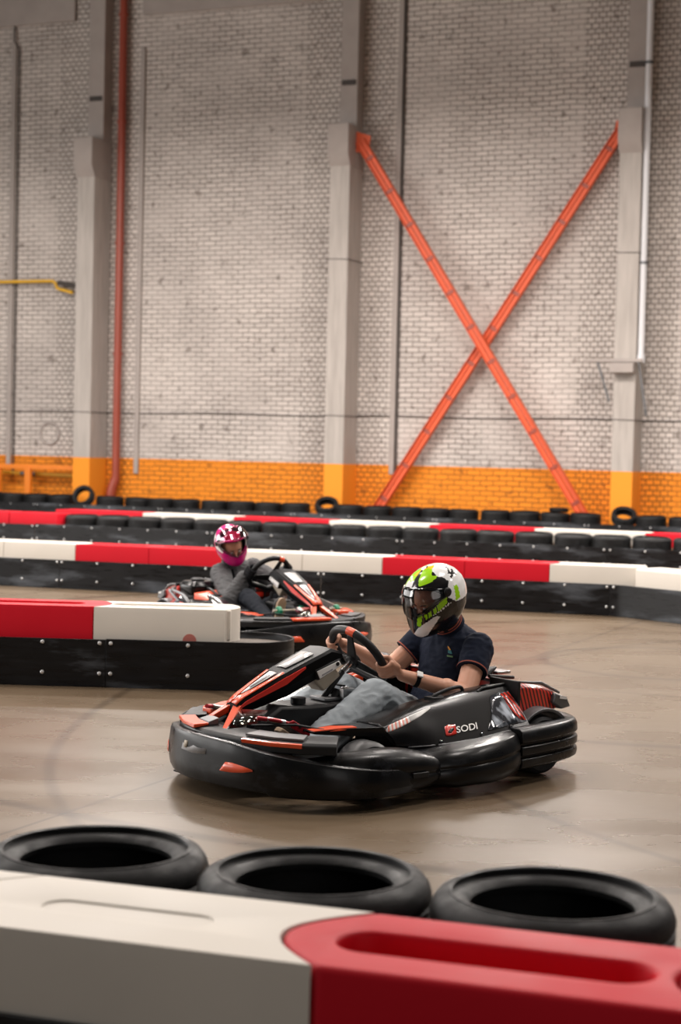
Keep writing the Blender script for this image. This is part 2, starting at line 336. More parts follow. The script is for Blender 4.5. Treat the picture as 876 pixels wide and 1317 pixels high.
# ------------------------------------------------------------------ the hall: floor, brick wall, columns
W0 = V(0, 34, 0); WR = radians(-22.0)
def wobj(o): o.location = W0; o.rotation_euler = (0, 0, WR); return o      # wall frame: x along the wall, -y out into the hall
fl = MB().add([(-30, -8, 0), (30, -8, 0), (30, 45, 0), (-30, 45, 0)], [(0, 1, 2, 3)]).build('floor', M['floor']); tag(fl, kind='structure')
wl = MB().box(-16, 16, 0, .4, 0, 12.5).build('wall_back', M['brick'], smooth=False); wobj(wl); tag(wl, kind='structure')
cl = MB().box(-30, 30, -8, 40, 12.5, 12.7).build('ceiling', M['ceil'], smooth=False); tag(cl, kind='structure')
# raised brick fields and lintel bands
n = 1
for x0, x1 in ((-9.6, -6.23), (-4.62, -.62)):
    o = MB().box(x0, x1, -.10, .0, 10.38, 11.4).build('trim_%d' % n, M['concplain'], bevel=.02); wobj(o); tag(o, kind='structure'); n += 1
for x0, z0, z1 in ((-4.66, .92, 9.72), (1.02, 1.05, 12.4), (-7.78, 1.0, 10.3)):
    o = MB().box(x0, x0 + .10, -.06, .0, z0, z1).build('trim_%d' % n, M['concplain' if x0 < 0 else 'cable'], bevel=.008); wobj(o); tag(o, kind='structure'); n += 1
    if x0 > 0: o.scale = (1, 1, 1); o.data.materials[0] = M['concplain']
    if x0 > 0:
        c = MB().tube([(x0 + .13, -.03, 1.05), (x0 + .13, -.03, 12.3)], .022, 8).build('wall_cable', M['cable']); wobj(c)
        tag(c, 'dark cable running straight up the brick wall behind the orange cross', 'cable')
c = MB().tube([(-7.60, -.06, .8), (-7.60, -.06, 9.9), (-7.72, -.06, 10.05), (-7.72, -.06, 12.3)], .018, 8).build('wall_conduit', M['cable']); wobj(c)
tag(c, 'thin dark conduit climbing the brick wall left of the left column', 'pipe')
def column(cx, corb, label):
    root = empty('concrete_column'); wobj(root); tag(root, label, 'column', 'concrete wall columns')
    h = .205
    b = MB(); b.box(cx - h, cx + h, -.70, .0, 0, 7.2)
    b.build('shaft', M['conc'], root, bevel=.015)
    c = MB(); pr = [(-.70, 7.0), (-.84, 7.22), (-.84, 7.80), (-.0, 7.80), (-.0, 7.0)]
    c.prism(pr, cx - h - .012, cx + h + .012, 'x'); c.build('corbel', M['concplain'], root, bevel=.012)
    u = MB(); u.box(cx - h + .02, cx + h - .02, -.34, .0, 7.78, 12.5); u.build('upper_shaft', M['concplain'], root, bevel=.012)
    k = MB(); k.box(cx - h + .06, cx + h - .06, -.37, -.33, 8.62, 8.72); k.build('weld_plate', M['cable'], root, bevel=.01)
    for z in ((2.17,) if cx < -3 else (2.17, 5.2)):
        w = MB(); w.tube([(cx - h - .01, .0, z), (cx - h - .012, -.712, z + .01), (cx + h + .012, -.712, z), (cx + h + .012, 0, z)], .008, 6); w.build('tie_wire', M['cable'], root)
    return root
column(-5.54, 0, 'whitewashed concrete column with an orange foot, beside the rust-red pipe at the left')
column(.11, 0, 'whitewashed concrete column in the middle, at the top left end of the orange cross')
column(5.79, 0, 'whitewashed concrete column at the right carrying the white downpipe')
# long dark cable stapled along the wall at 2.2 m
pts = [(x, -.03, 2.19 + .015 * sin(x * 1.7)) for x in [i * .5 - 10 for i in range(41)]]
c = MB().tube(pts, .009, 6).build('wall_cable', M['cable']); wobj(c); tag(c, 'thin dark cable running level along the brick wall above the orange paint', 'cable')
# cross braces
def brace(a, b, yo, label, n):
    root = empty('steel_cross_brace'); wobj(root); tag(root, label, 'brace', 'orange diagonal wall braces')
    A = V(a[0], 0, a[1]); B = V(b[0], 0, b[1]); d = (B - A); Ln = d.length; d.normalize(); nrm = V(-d.z, 0, d.x)
    R = Matrix(((d.x, 0, nrm.x, A.x), (0, 1, 0, yo), (d.z, 0, nrm.z, A.z), (0, 0, 0, 1)))
    for s in (-1, 1):
        m = MB(); z0, z1 = (.008, .098) if s > 0 else (-.098, -.008)
        m.box(0, Ln, -.01, .06, z0, z1, R)
        m.box(0, Ln, -.07, -.01, *((.082, .098) if s > 0 else (-.098, -.082)), R)
        m.build('angle_bar', M['brace'], root, bevel=.006)
    for i in range(n):
        x = Ln * (i + .5) / n; m = MB(); m.box(x - .035, x + .035, -.022, .03, -.085, .085, R); m.build('batten', M['rust'], root, bevel=.004)
    for x, s in ((0, 1), (Ln, -1)):
        P = R @ V(x, 0, 0); m = MB()
        m.prism([(P.x - .16, P.z - .2), (P.x + .16, P.z - .2), (P.x + .2, P.z + .1), (P.x - .1, P.z + .2)], yo + .01, yo + .05, 'y'); m.build('gusset_plate', M['brace'], root, bevel=.004)
brace((.42, 7.50), (5.10, .30), -.44, 'orange steel brace falling from the middle column down to the right, in front', 11)
brace((5.50, 7.50), (.80, .25), -.24, 'orange steel brace rising from lower left to the right column, behind the other', 11)
# pipes
r = empty('heating_pipe'); wobj(r); tag(r, 'rust-red vertical pipe with a bent foot beside the left column', 'pipe')
MB().tube([(-5.02, -.16, .78), (-5.02, -.16, 12.4)], .082, 20).build('riser', M['rust'], r)
MB().tube(catmull([(-5.10, -.22, 0), (-5.10, -.22, .42), (-5.08, -.2, .6), (-5.02, -.16, .80)], 5), .10, 20).build('foot_bend', M['rust'], r)
for z in (3.4, 5.7, 8.2, 10.4): MB().lathe([(.084, z - .03), (.10, z - .03), (.10, z + .03), (.084, z + .03)], (-5.02, -.16, 0), 20, loop=True).build('pipe_collar', M['rust'], r)
r = empty('downpipe'); wobj(r); tag(r, 'white vertical downpipe ending above a bracket on the right column', 'pipe')
MB().tube([(6.06, -.60, 3.30), (6.06, -.60, 12.4)], .062, 18).build('pipe_run', M['whitepipe'], r)
MB().lathe([(.062, 3.22), (.078, 3.22), (.078, 3.36), (.062, 3.36)], (6.06, -.60, 0), 18, loop=True).build('end_socket', M['whitepipe'], r)
for z in (5.0, 8.6): MB().lathe([(.063, z), (.076, z), (.076, z + .05), (.063, z + .05)], (6.06, -.60, 0), 18, loop=True).build('pipe_clamp', M['grey'], r)
r = empty('column_bracket'); wobj(r); tag(r, 'small steel shelf bracket with slanting struts on the right column', 'bracket')
MB().box(5.02, 6.12, -.78, -.705, 3.22, 3.28).build('shelf_bar', M['concplain'], r, bevel=.006)
MB().box(5.56, 6.00, -.95, -.70, 3.02, 3.20).build('box', M['concplain'], r, bevel=.01)
for x, x2 in ((5.30, 5.53), (6.05, 6.22)): MB().tube([(x, -.74, 3.22), (x2, -.74, 2.25 if x > 6 else 2.5)], .022, 8).build('strut', M['grey'], r)
r = empty('gas_pipe'); wobj(r); tag(r, 'yellow gas pipe on the wall high at the left edge', 'pipe')
MB().tube([(-9, -.16, 4.94), (-6.62, -.16, 4.94), (-6.56, -.16, 4.90), (-6.50, -.16, 4.78), (-6.1, -.2, 4.68)], .035, 10).build('pipe_run', M['yellow'], r)
MB().tube([(-6.45, -.22, 4.90), (-5.78, -.22, 4.78)], .05, 10).build('wall_stub', M['cable'], r)
r = empty('gas_pipe'); wobj(r); tag(r, 'yellow pipe low on the orange wall behind the orange posts', 'pipe')
MB().tube([(-9, -.12, .88), (-5.8, -.12, .83)], .03, 10).build('pipe_run', M['yellow'], r)
MB().tube([(-7.35, -.12, .855), (-7.0, -.12, .85)], .045, 10).build('valve_sleeve', M['grey'], r)
r = empty('pipe_guard_rail'); wobj(r); tag(r, 'orange steel rail on posts against the wall at the lower left', 'rail')
MB().box(-9, -5.8, -.42, -.36, .95, 1.05).build('rail', M['orangepaint'], r, bevel=.008)
for x in (-7.75, -7.0, -8.6): MB().box(x - .07, x + .07, -.44, -.34, 0, 1.0).build('post', M['orangepaint'], r, bevel=.008)
o = MB().lathe([(.20, -.03), (.24, -.045), (.26, -.02), (.24, .0), (.20, 0)], (-6.72, 0, 1.72), 28, 'y', loop=True).build('wall_flange', M['concplain']); wobj(o); tag(o, 'round patched pipe flange in the white brick left of the left column', 'flange')
o = MB().box(6.93, 7.01, -.08, 0, .2, 2.1).build('wall_duct', M['cable']); wobj(o); tag(o, 'narrow dark duct on the brick wall at the right edge', 'duct')
# ------------------------------------------------------------------ tyres
ORD = ['', 'first', 'second', 'third', 'fourth', 'fifth', 'sixth', 'seventh', 'eighth', 'ninth', 'tenth', 'eleventh', 'twelfth', 'thirteenth', 'fourteenth', 'fifteenth', 'sixteenth', 'seventeenth', 'eighteenth', 'nineteenth', 'twentieth', 'twenty-first', 'twenty-second', 'twenty-third', 'twenty-fourth', 'twenty-fifth', 'twenty-sixth', 'twenty-seventh', 'twenty-eighth', 'twenty-ninth', 'thirtieth']
def tyre_mesh(R, ri, h, seg=64, grooves=True):
    g = .006 if grooves else 0
    prof = [(ri, .035), (ri + .012, .022), (ri + .03, .018), (ri + .05, .012), (lerp(ri, R, .55), .0), (R - .045, .002), (R - .02, .012), (R - .006, .03), (R, .05)]
    nt = 5; zz = []
    for i in range(nt):
        z = lerp(.05, h - .05, (i + .5) / nt); zz += [(R, z - .014), (R - g, z - .010), (R - g, z + .010 - .013), (R, z + .014 - .013)]
    prof += zz
    prof += [(R, h - .05), (R - .006, h - .03), (R - .02, h - .012), (R - .045, h - .002), (R - .05, h - .006), (R - .055, h - .002), (lerp(ri, R, .55), h), (ri + .05, h - .012), (ri + .045, h - .017), (ri + .03, h - .018), (ri + .012, h - .022), (ri, h - .035), (ri + .004, h - .05), (R - .03, h - .06), (R - .018, h * .5), (R - .03, .06), (ri + .004, .05)]
    return MB().lathe(prof, seg=seg, loop=True).mesh('tyre', M['rubber'], sharp=50)
TY = tyre_mesh(.262, .165, .235); TYS = tyre_mesh(.285, .19, .235, 48)
def tyre(me, loc, rot=(0, 0, 0), s=1, name='tyre'):
    o = link(name, me); o.location = loc; o.rotation_euler = rot; o.scale = (s, s, s); return o
# ------------------------------------------------------------------ barrier blocks and bands
def block_mesh(name, L, W, z0, z1, m, slot=(.08, .74, .07), depth=.09, bulge=.075):
    """plastic barrier block: x along the barrier, y=0 front face, y=W back; left end concave, right end convex on top"""
    g = .004
    def plan(bul):
        R = [(L - g + bul * sin(pi * t), W * t) for t in [i / 14 for i in range(15)]]
        Lf = [(g + bul * sin(pi * t), W * t) for t in [i / 14 for i in range(14, -1, -1)]]
        return R + Lf
    def taper(poly, k): return [(x, W / 2 + (y - W / 2) * k) for x, y in poly]
    mb = MB(); n = len(plan(0)); rings = []
    for z, k in ((z0, 1.0), (z0 + .03, 1.0), (z1 - .03, .985), (z1, .95)):
        rings.append([V(x, y, z) for x, y in taper(plan(bulge), k)])
    mb.loft(rings)
    me = mb.mesh(name, [m], sharp=30)
    sx0, sx1, sr = slot; st = MB(); pl = []
    for i in range(17): a = -pi / 2 + pi * i / 16; pl.append((sx1 - sr + sr * cos(a), W * .52 + sr * sin(a)))
    for i in range(17): a = pi / 2 + pi * i / 16; pl.append((sx0 + sr + sr * cos(a), W * .52 + sr * sin(a)))
    st.prism(pl, z1 - depth, z1 + .1)
    so = link('cut', st.mesh('cut', [m]))
    out = evaluated(me, [('BOOLEAN', dict(operation='DIFFERENCE', object=so, solver='EXACT')), ('BEVEL', dict(width=.012, segments=3, limit_method='ANGLE', angle_limit=radians(40)))])
    bpy.data.objects.remove(so); out.name = name; finish(out, 40)
    return out
def along(A, B):
    A = V(*A, 0); B = V(*B, 0); d = (B - A).normalized(); return A, d, atan2(d.y, d.x)
def put(o, A, d, rz, s, off=0, z=0):
    nrm = V(-d.y, d.x, 0); o.location = A + d * s + nrm * off + V(0, 0, z); o.rotation_euler = (0, 0, rz); return o
BL = {}
for k, m in (('w', M['wblock']), ('r', M['rblock'])): BL[k] = block_mesh('barrier_block', .831, .43, .285, .47, m)

def block(k, A, d, rz, s, label, group, me=None, z=0, L=1, off=0):
    o = link('barrier_block', me or BL[k]); put(o, A, d, rz, s, off, z); o.scale = (L, 1, 1)
    tag(o, label, 'barrier', group); return o
def panel(L, h, bolts, zs=(.088, .278), t=.014, group=None, label=None, curve=None):
    root = empty('barrier_band'); tag(root, label, 'barrier band', group)
    mb = MB()
    if curve is None: mb.box(.002, L - .002, -t, 0, 0, h)
    else:
        o_ = [V(x, y, 0) for x, y in curve]; nn = []
        for i, p in enumerate(o_):
            q = (o_[min(i + 1, len(o_) - 1)] - o_[max(i - 1, 0)]).normalized(); nn.append(V(q.y, -q.x, 0))
        rings = [[p, p + n_ * t, p + n_ * t + V(0, 0, h), p + V(0, 0, h)] for p, n_ in zip(o_, nn)]; mb.loft(rings)
    mb.build('sheet', M['panel'], root, bevel=.002, bseg=1)
    for b in bolts:
        for z in zs:
            q = MB(); q.lathe([(0, -.010), (.006, -.0095), (.011, -.006), (.013, 0), (.013, .004), (0, .004)], (0, 0, 0), 12, 'y')
            if curve is None: P = V(b, -t, z)
            else: P = V(b[0], b[1], z)
            o = q.build('bolt', M['bolt'], root); o.location = P
            if curve is not None: o.rotation_euler = (0, 0, b[2])
    return root
CN = {'w': 'white', 'r': 'red'}
# --- barrier B : long middle barrier
A, d, rz = along((-3.58, 18.05), (2.55, 16.17))
lab = {-1: 'white plastic barrier block cut by the left picture edge, middle barrier', 0: 'white barrier block between the left edge and the first red block, middle barrier',
       1: 'first red barrier block from the left in the middle barrier', 2: 'red barrier block left of the driver in the pink helmet', 3: 'white barrier block directly behind the pink helmet and grey sweatshirt',
       4: 'white barrier block left of the red pair behind the green helmet', 5: 'red barrier block just left of the green helmet, middle barrier', 6: 'red barrier block just right of the green helmet, middle barrier',
       7: 'white barrier block right of the red pair behind the green helmet', 8: 'white barrier block at the right where the middle barrier starts to bend'}
for k, c in zip(range(-1, 8), 'wwrrwwrrw'):
    block(c, A, d, rz, .03 + .831 * k, lab[k], 'blocks on top of the middle barrier', L=1 if k != 8 else .70)
bp = [.03 + .402 * i for i in range(8)]
PL = ['black bolted band at the left edge under the middle barrier', 'black bolted band under the first red blocks of the middle barrier', 'black bolted band under the middle barrier behind the two drivers']
for i, s in enumerate((.69 - 2.87, .69, 3.56)):
    r = panel(2.87, .30, bp, group='bands of the middle barrier', label=PL[i]); put(r, A, d, rz, s)
cv = [(0, 0), (.12, -.03), (.25, -.11), (.49, -.275), (.72, -.43), (1.0, -.68), (1.25, -.98), (1.45, -1.35)]
cvs = [(p.x, p.y) for p in catmull([(x, y, 0) for x, y in cv], 5)]
r = panel(0, .30, [(.04, -.030, -.3)], group='bands of the middle barrier', label='black band bending towards the camera at the right edge', curve=cvs); put(r, A, d, rz, 6.43)
# bent white blocks following the curve
def bent(cvx, i0, i1, label):
    mb = MB(); rings = []
    for p, q in [(V(*cvx[i], 0), (V(*cvx[min(i + 1, len(cvx) - 1)], 0) - V(*cvx[max(i - 1, 0)], 0)).normalized()) for i in range(i0, i1 + 1)]:
        nn = V(-q.y, q.x, 0)
        rings.append([p + nn * a + V(0, 0, z) for a, z in ((0, .285), (0, .44), (.01, .462), (.03, .47), (.36, .47), (.39, .46), (.4, .44), (.4, .285))])
    mb.loft(rings); o = mb.build('barrier_block', M['wblock'], bevel=.006); tag(o, label, 'barrier', 'blocks on top of the middle barrier'); put(o, A, d, rz, 6.43); return o
bent(cvs, 10, 24, 'white barrier block on the bend beside the right picture edge')
bent(cvs, 25, len(cvs) - 1, 'white barrier block beyond the bend, cut by the right picture edge')
# --- barrier A : left barrier with the round end
A, d, rz = along((-2.11, 10.68), (-.79, 10.62))
BA = {k: block_mesh('barrier_block', .831, .43, .295, .50, M['wblock' if k == 'w' else 'rblock']) for k in 'wr'}
block('r', A, d, rz, .574 - .831 * 2, 'red block further left, outside the near left barrier end', 'blocks of the near left barrier', BA['r'], off=.03)
block('r', A, d, rz, .574 - .831, 'red barrier block at the left edge of the near left barrier', 'blocks of the near left barrier', BA['r'], off=.03)
o = block('w', A, d, rz, .574, 'white barrier block on the rounded end of the near left barrier, beside the red one', 'blocks of the near left barrier', BA['w'], off=.03, L=1.0)
e = MB(); e.box(.836, .862, .03, .42, .31, .495); eo = e.build('end_plate', M['wblock'], o, bevel=.005)
mk = MB(); mk.lathe([(0, -.002), (.043, -.002), (.043, .004), (0, .004)], (.61, 0, .303), 24, 'y'); mk.build('red_mark', mat('faded_red_paint', (.5, .16, .13), .5), o)
r = panel(2.6, .30, [.10, .62, 1.1, 1.58, 2.2, 2.56], group='bands of the near left barrier', label='black bolted band at the left edge under the red block of the near barrier'); put(r, A, d, rz, .667 - 2.6)
R_ = .31; cc = [(0, 0), (.3, 0), (.6, 0), (.83, 0)] + [(.83 + R_ * sin(a), R_ - R_ * cos(a)) for a in [pi * i / 20 for i in range(1, 21)]] + [(.5, 2 * R_), (0, 2 * R_), (-1.5, 2 * R_)]
r = panel(0, .305, [(.03, -.014, 0), (.515, -.014, 0)], group='bands of the near left barrier', label='black band wrapping around the rounded end of the near left barrier', curve=cc); put(r, A, d, rz, .667)
fp = [(x, y) for x, y in cc[3:24]] + [(0, 2 * R_ - .01), (0, .004)]
g = MB(); g.prism([(x - .005 if x > .83 else x, min(max(y, .003), 2 * R_ - .003)) for x, y in fp], 0, .262); o = g.build('grit_filling', M['gravel'], r)
# --- barrier C : far barrier, blocks seen over the second row of tyres
A, d, rz = along((-5.18, 26.85), (4, 23.0))
nm = {}
cols = {-1: 'r', 0: 'r', 1: 'r', 2: 'r', 3: 'w', 4: 'w', 5: 'r', 6: 'r', 7: 'w', 8: 'w', 9: 'r', 10: 'r', 11: 'w', 12: 'w', 13: 'r', 14: 'r'}
cl_ = {3: 'far barrier white block, left one of the pair up and left of the pink helmet', 4: 'white block, right one of the white pair just left of the pink helmet, far barrier', 5: 'red block, left one of the red pair above the pink helmet, far barrier',
       6: 'red block, right one of the red pair above the pink helmet, far barrier', 7: 'white block, left one of the white pair in front of the middle column, far barrier', 8: 'white block, right one of the white pair in front of the middle column, far barrier',
       9: 'red block, left one of the red pair above the green helmet, far barrier', 10: 'red block, right one of the red pair above the green helmet, far barrier', 11: 'white block, left one of the white pair in front of the right column, far barrier',
       12: 'white block, right one of the white pair in front of the right column, far barrier', 13: 'red block beside the right picture edge, far barrier', 14: 'red block cut by the right picture edge, far barrier',
       2: 'long red strip block left of the first white one, far barrier', 1: 'red block behind the first tyres of the second row, far barrier'}
for k in range(1, 15):
    block(cols[k], A, d, rz, .05 + .77 * k, cl_[k], 'blocks on the far barrier', L=.925, off=0, z=.02)
A, d, rz = along((-3.95, 25.25), (4.45, 22.05))
for s, l in ((-1.9, 'red block cut by the left picture edge in the far barrier'), (-1.07, 'full red block near the left edge, at the start of the far tyre row')):
    block('r', A, d, rz, s, l, 'blocks on the far barrier', L=.98, off=-.02, z=.0)
for i, (s, l) in enumerate(((-3.49, 'black band under the red blocks at the left edge of the far barrier'), (-.62, 'black bolted band in front of the far tyres, behind the pink helmet'), (2.25, 'black bolted band in front of the far tyres, right of the pink helmet'), (5.12, 'black bolted band in front of the far tyre row, above the green helmet'), (7.99, 'black bolted band in front of the far tyre row at the right edge'))):
    r = panel(2.87, .30 if i == 0 else .315, [.04 + .46 * j for j in range(6)] + [2.83], zs=(.09, .28) if i == 0 else (.10, .285), group='bands of the far barrier', label=l); put(r, A, d, rz, s, -.03 if i else -.035)
nrm = V(-d.y, d.x, 0); N2 = 19
for i in range(N2):
    P = A + d * (.02 + .531 * i) + nrm * .262
    jit = V(random.uniform(-.01, .01), random.uniform(-.02, .02), 0)
    tyre(TY, P + nrm * .0, (0, 0, random.random() * 6), .99, 'tyre')
    tag(COL.objects[-1], 'lower tyre hidden behind the far black band', 'tyre', 'lower tyres hidden behind the far black band')
    o = tyre(TY, P + jit + V(0, 0, .233), (random.uniform(-.02, .02), random.uniform(-.02, .02), random.random() * 6), .985 + random.uniform(-.01, .01))
    tag(o, 'black tyre of the second row, %s from its left end, behind the far black band' % ORD[i + 1], 'tyre', 'tyres of the second row')
# --- back row of tyres against the wall
def WPt(s, off, z=0):
    return W0 + V(cos(WR), sin(WR), 0) * s + V(sin(WR), -cos(WR), 0) * off + V(0, 0, z)
def wrow(s): return WPt(s, 1.13)
marks = [(-5.54, 'left column'), (.11, 'middle column'), (5.79, 'right column')]
ss = [-8.6 + .578 * i for i in range(28)]
up = {4: 0, 5: 0, 14: 0, 24: 0}
for i, s in enumerate(ss):
    k = min(range(3), key=lambda j: abs(marks[j][0] - s)); same = sorted([q for q in ss if min(range(3), key=lambda j: abs(marks[j][0] - q)) == k], key=lambda q: q)
    lf = [q for q in same if q < marks[k][0]][::-1]; rt = [q for q in same if q >= marks[k][0]]
    w = ('%s left of' % ORD[lf.index(s) + 1]) if s in lf else ('%s right of' % ORD[rt.index(s) + 1])
    P = wrow(s)
    tyre(TYS, P, (0, 0, random.random() * 6), .985); tag(COL.objects[-1], 'lower tyre hidden behind the band along the orange wall', 'tyre', 'lower tyres hidden along the orange wall')
    j = (random.uniform(-.03, .03), random.uniform(-.03, .03))
    if i in (6,):   # stands on edge, leaning
        o = tyre(TYS, P + V(j[0], -.1, .235 + .17), (radians(62), 0, WR + .1), .8); ex = 'leaning on its edge, '
    elif i in (15, 25):
        o = tyre(TYS, P + V(.1, j[1], .235 + .11), (radians(35), 0, WR + .3), .8); ex = 'tilted up, '
    else:
        o = tyre(TYS, P + V(j[0], j[1], .233), (random.uniform(-.03, .03), random.uniform(-.03, .03), random.random() * 6), .98 + random.uniform(-.03, .02)); ex = 'of the '
    tag(o, 'black tyre %sback row, %s the %s' % (ex, w, marks[k][1]), 'tyre', 'tyres of the back row along the wall')
o = tyre(TYS, wrow(4.75) + V(0, 0, .468), (0, 0, .3), .62); o.scale = (.62, .62, .35); tag(o, 'small tyre lying on top of the back row at the right foot of the cross', 'tyre')
A, d, rz = along(WPt(-9.0, 1.47)[:2], WPt(8, 1.47)[:2])
for i in range(6):
    l = ['at the left edge', 'in front of the left column', 'right of the rust pipe', 'left of the middle column', 'in front of the orange cross', 'in front of the right column'][i]
    r = panel(2.87, .29, [.04 + .56 * j for j in range(6)], zs=(.26,), group='bands along the wall', label='black bolted band of the back tyre row %s' % l); put(r, A, d, rz, 2.87 * i)
# --- foreground barrier
A, d, rz = along((-.707 - .8, 3.617 + .27), (.659, 3.167)); A = V(-.036, 3.401, 0); nrm = V(-d.y, d.x, 0)
# seen from behind: the convex ends point left, so these blocks are turned round
def fgb(c, s, me, label):
    o = link('barrier_block', me); o.location = A + d * (s + .84) + nrm * .45; o.rotation_euler = (0, 0, rz + pi); tag(o, label, 'barrier', 'blocks of the foreground barrier'); return o
FW = block_mesh('barrier_block', .84, .45, .27, .48, M['wblock'], slot=(.309, .719, .05), depth=.005, bulge=.14)
FR = block_mesh('barrier_block', .84, .45, .27, .48, M['rblock'], slot=(.185, .855, .075), depth=.13, bulge=.14)
fgb('w', -.84, FW, 'large white barrier block at the bottom left of the picture'); fgb('r', 0, FR, 'large red barrier block with a long slot at the bottom right')
fgb('w', -1.68, FW, 'white barrier block left of the large one, outside the picture'); fgb('r', .84, FR, 'red barrier block right of the slotted one, outside the picture')
r = panel(3.4, .30, [.1 + .4 * j for j in range(8)], group='bands of the foreground barrier', label='black band below the large foreground blocks'); put(r, A, d, rz, -1.7)
r = panel(3.4, .30, [.1 + .4 * j for j in range(8)], group='bands of the foreground barrier', label='black band on the far side of the foreground barrier'); put(r, A, d, rz + pi, 1.7, .44)
FT = tyre_mesh(.295, .198, .235, 96)
dt = V(cos(radians(-16)), sin(radians(-16)), 0)
for i, l in ((-1, 'foreground tyre at the bottom left, cut by the picture edge'), (0, 'foreground tyre in the middle behind the white and red blocks'), (1, 'foreground tyre at the bottom right behind the slotted red block')):
    P = V(-.044, 4.245, 0) + dt * .598 * i
    if i == -1: P += V(0, .03, 0)
    tyre(FT, P, (0, 0, i), 1); tag(COL.objects[-1], 'lower tyre under the ' + l.replace(', cut by the picture edge', ''), 'tyre', 'lower tyres of the foreground stacks')
    tyre(FT, P + V(0, 0, .234), (0, 0, i + 2), 1); tag(COL.objects[-1], 'black ' + l, 'tyre', 'top tyres of the foreground stacks')
K2LOC = (-.53, 13.1, 0); K2ROT = radians(-57)
# ------------------------------------------------------------------ karts (local frame: +x nose, +y driver's left, z up)
def hatch_mat(name, c1, c2, sc, rot):
    m, nt, b = nodes(name); N = nt.nodes; L = nt.links
    tc = N.new('ShaderNodeTexCoord'); mp = N.new('ShaderNodeMapping'); mp.inputs['Rotation'].default_value = rot; L.new(tc.outputs['Object'], mp.inputs[0])
    wv = N.new('ShaderNodeTexWave'); wv.inputs['Scale'].default_value = sc; L.new(mp.outputs[0], wv.inputs['Vector'])
    r = N.new('ShaderNodeValToRGB'); e = r.color_ramp.elements; e[0].position = .35; e[0].color = (*c1, 1); e[1].position = .5; e[1].color = (*c2, 1); L.new(wv.outputs['Color'], r.inputs[0])
    L.new(r.outputs[0], b.inputs['Base Color']); b.inputs['Roughness'].default_value = .3; b.inputs['Coat Weight'].default_value = .4
    return m
M['redhatch'] = hatch_mat('red_black_hatching', (.05, .008, .006), (.66, .035, .018), 14, (0, radians(-20), 0))
M['whitehatch'] = hatch_mat('white_red_hatching', (.75, .22, .16), (.76, .74, .72), 16, (0, radians(20), 0))
def painted_reflection_mat():  # pale streaks in the colour imitate bright reflections on the glossy pod panel
    m, nt, b = nodes('dark_gloss_with_painted_reflections'); N = nt.nodes; L = nt.links
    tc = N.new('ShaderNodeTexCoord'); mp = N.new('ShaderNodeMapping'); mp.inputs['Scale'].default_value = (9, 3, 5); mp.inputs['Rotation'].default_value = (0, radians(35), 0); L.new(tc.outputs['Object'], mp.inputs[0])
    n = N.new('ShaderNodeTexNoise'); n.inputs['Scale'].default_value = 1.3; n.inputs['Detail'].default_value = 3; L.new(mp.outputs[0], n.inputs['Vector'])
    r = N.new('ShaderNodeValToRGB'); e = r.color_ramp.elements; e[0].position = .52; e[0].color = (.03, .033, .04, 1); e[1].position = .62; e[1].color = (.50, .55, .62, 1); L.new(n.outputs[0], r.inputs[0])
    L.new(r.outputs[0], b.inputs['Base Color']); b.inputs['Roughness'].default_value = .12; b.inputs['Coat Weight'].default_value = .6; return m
M['painted_reflection'] = painted_reflection_mat(); M['arch'] = mat('light_grey_guard', (.15, .15, .155), .35, .15)
def text_mesh(s, size, fn, name, m, parent, depth=0, bold=.0):
    """lettering, every vertex of the flat text mapped by fn(x, y) onto a surface"""
    cu = bpy.data.curves.new('t', 'FONT'); cu.body = s; cu.size = size; cu.resolution_u = 3; cu.offset = bold
    o = bpy.data.objects.new('t', cu); COL.objects.link(o)
    dg = bpy.context.evaluated_depsgraph_get(); dg.update(); me = bpy.data.meshes.new_from_object(o.evaluated_get(dg)); bpy.data.objects.remove(o)
    for v in me.vertices: v.co = fn(v.co.x, v.co.y)
    me.materials.clear(); me.materials.append(m); me.name = name
    return link(name, me, parent)
def superring(cy, cz, a, b, x, n=24, e=.7):
    out = []
    for k in range(n):
        t = 2 * pi * k / n; c, s = cos(t), sin(t)
        out.append(V(x, cy + a * math.copysign(abs(c) ** e, c), cz + b * math.copysign(abs(s) ** e, s)))
    return out
MIR = 1
def contour(side):
    near = [(.935, 0), (.928, .15), (.90, .32), (.85, .47), (.765, .60), (.65, .70), (.50, .755), (.36, .76), (.22, .73)]
    far = [(.93, 0), (.905, -.14), (.845, -.27), (.765, -.39), (.665, -.49), (.55, -.575), (.42, -.63), (.30, -.645), (.2, -.62)]
    r = near if side * MIR > 0 else far
    return [(x, abs(y) * (1 if side > 0 else -1)) for x, y in r]
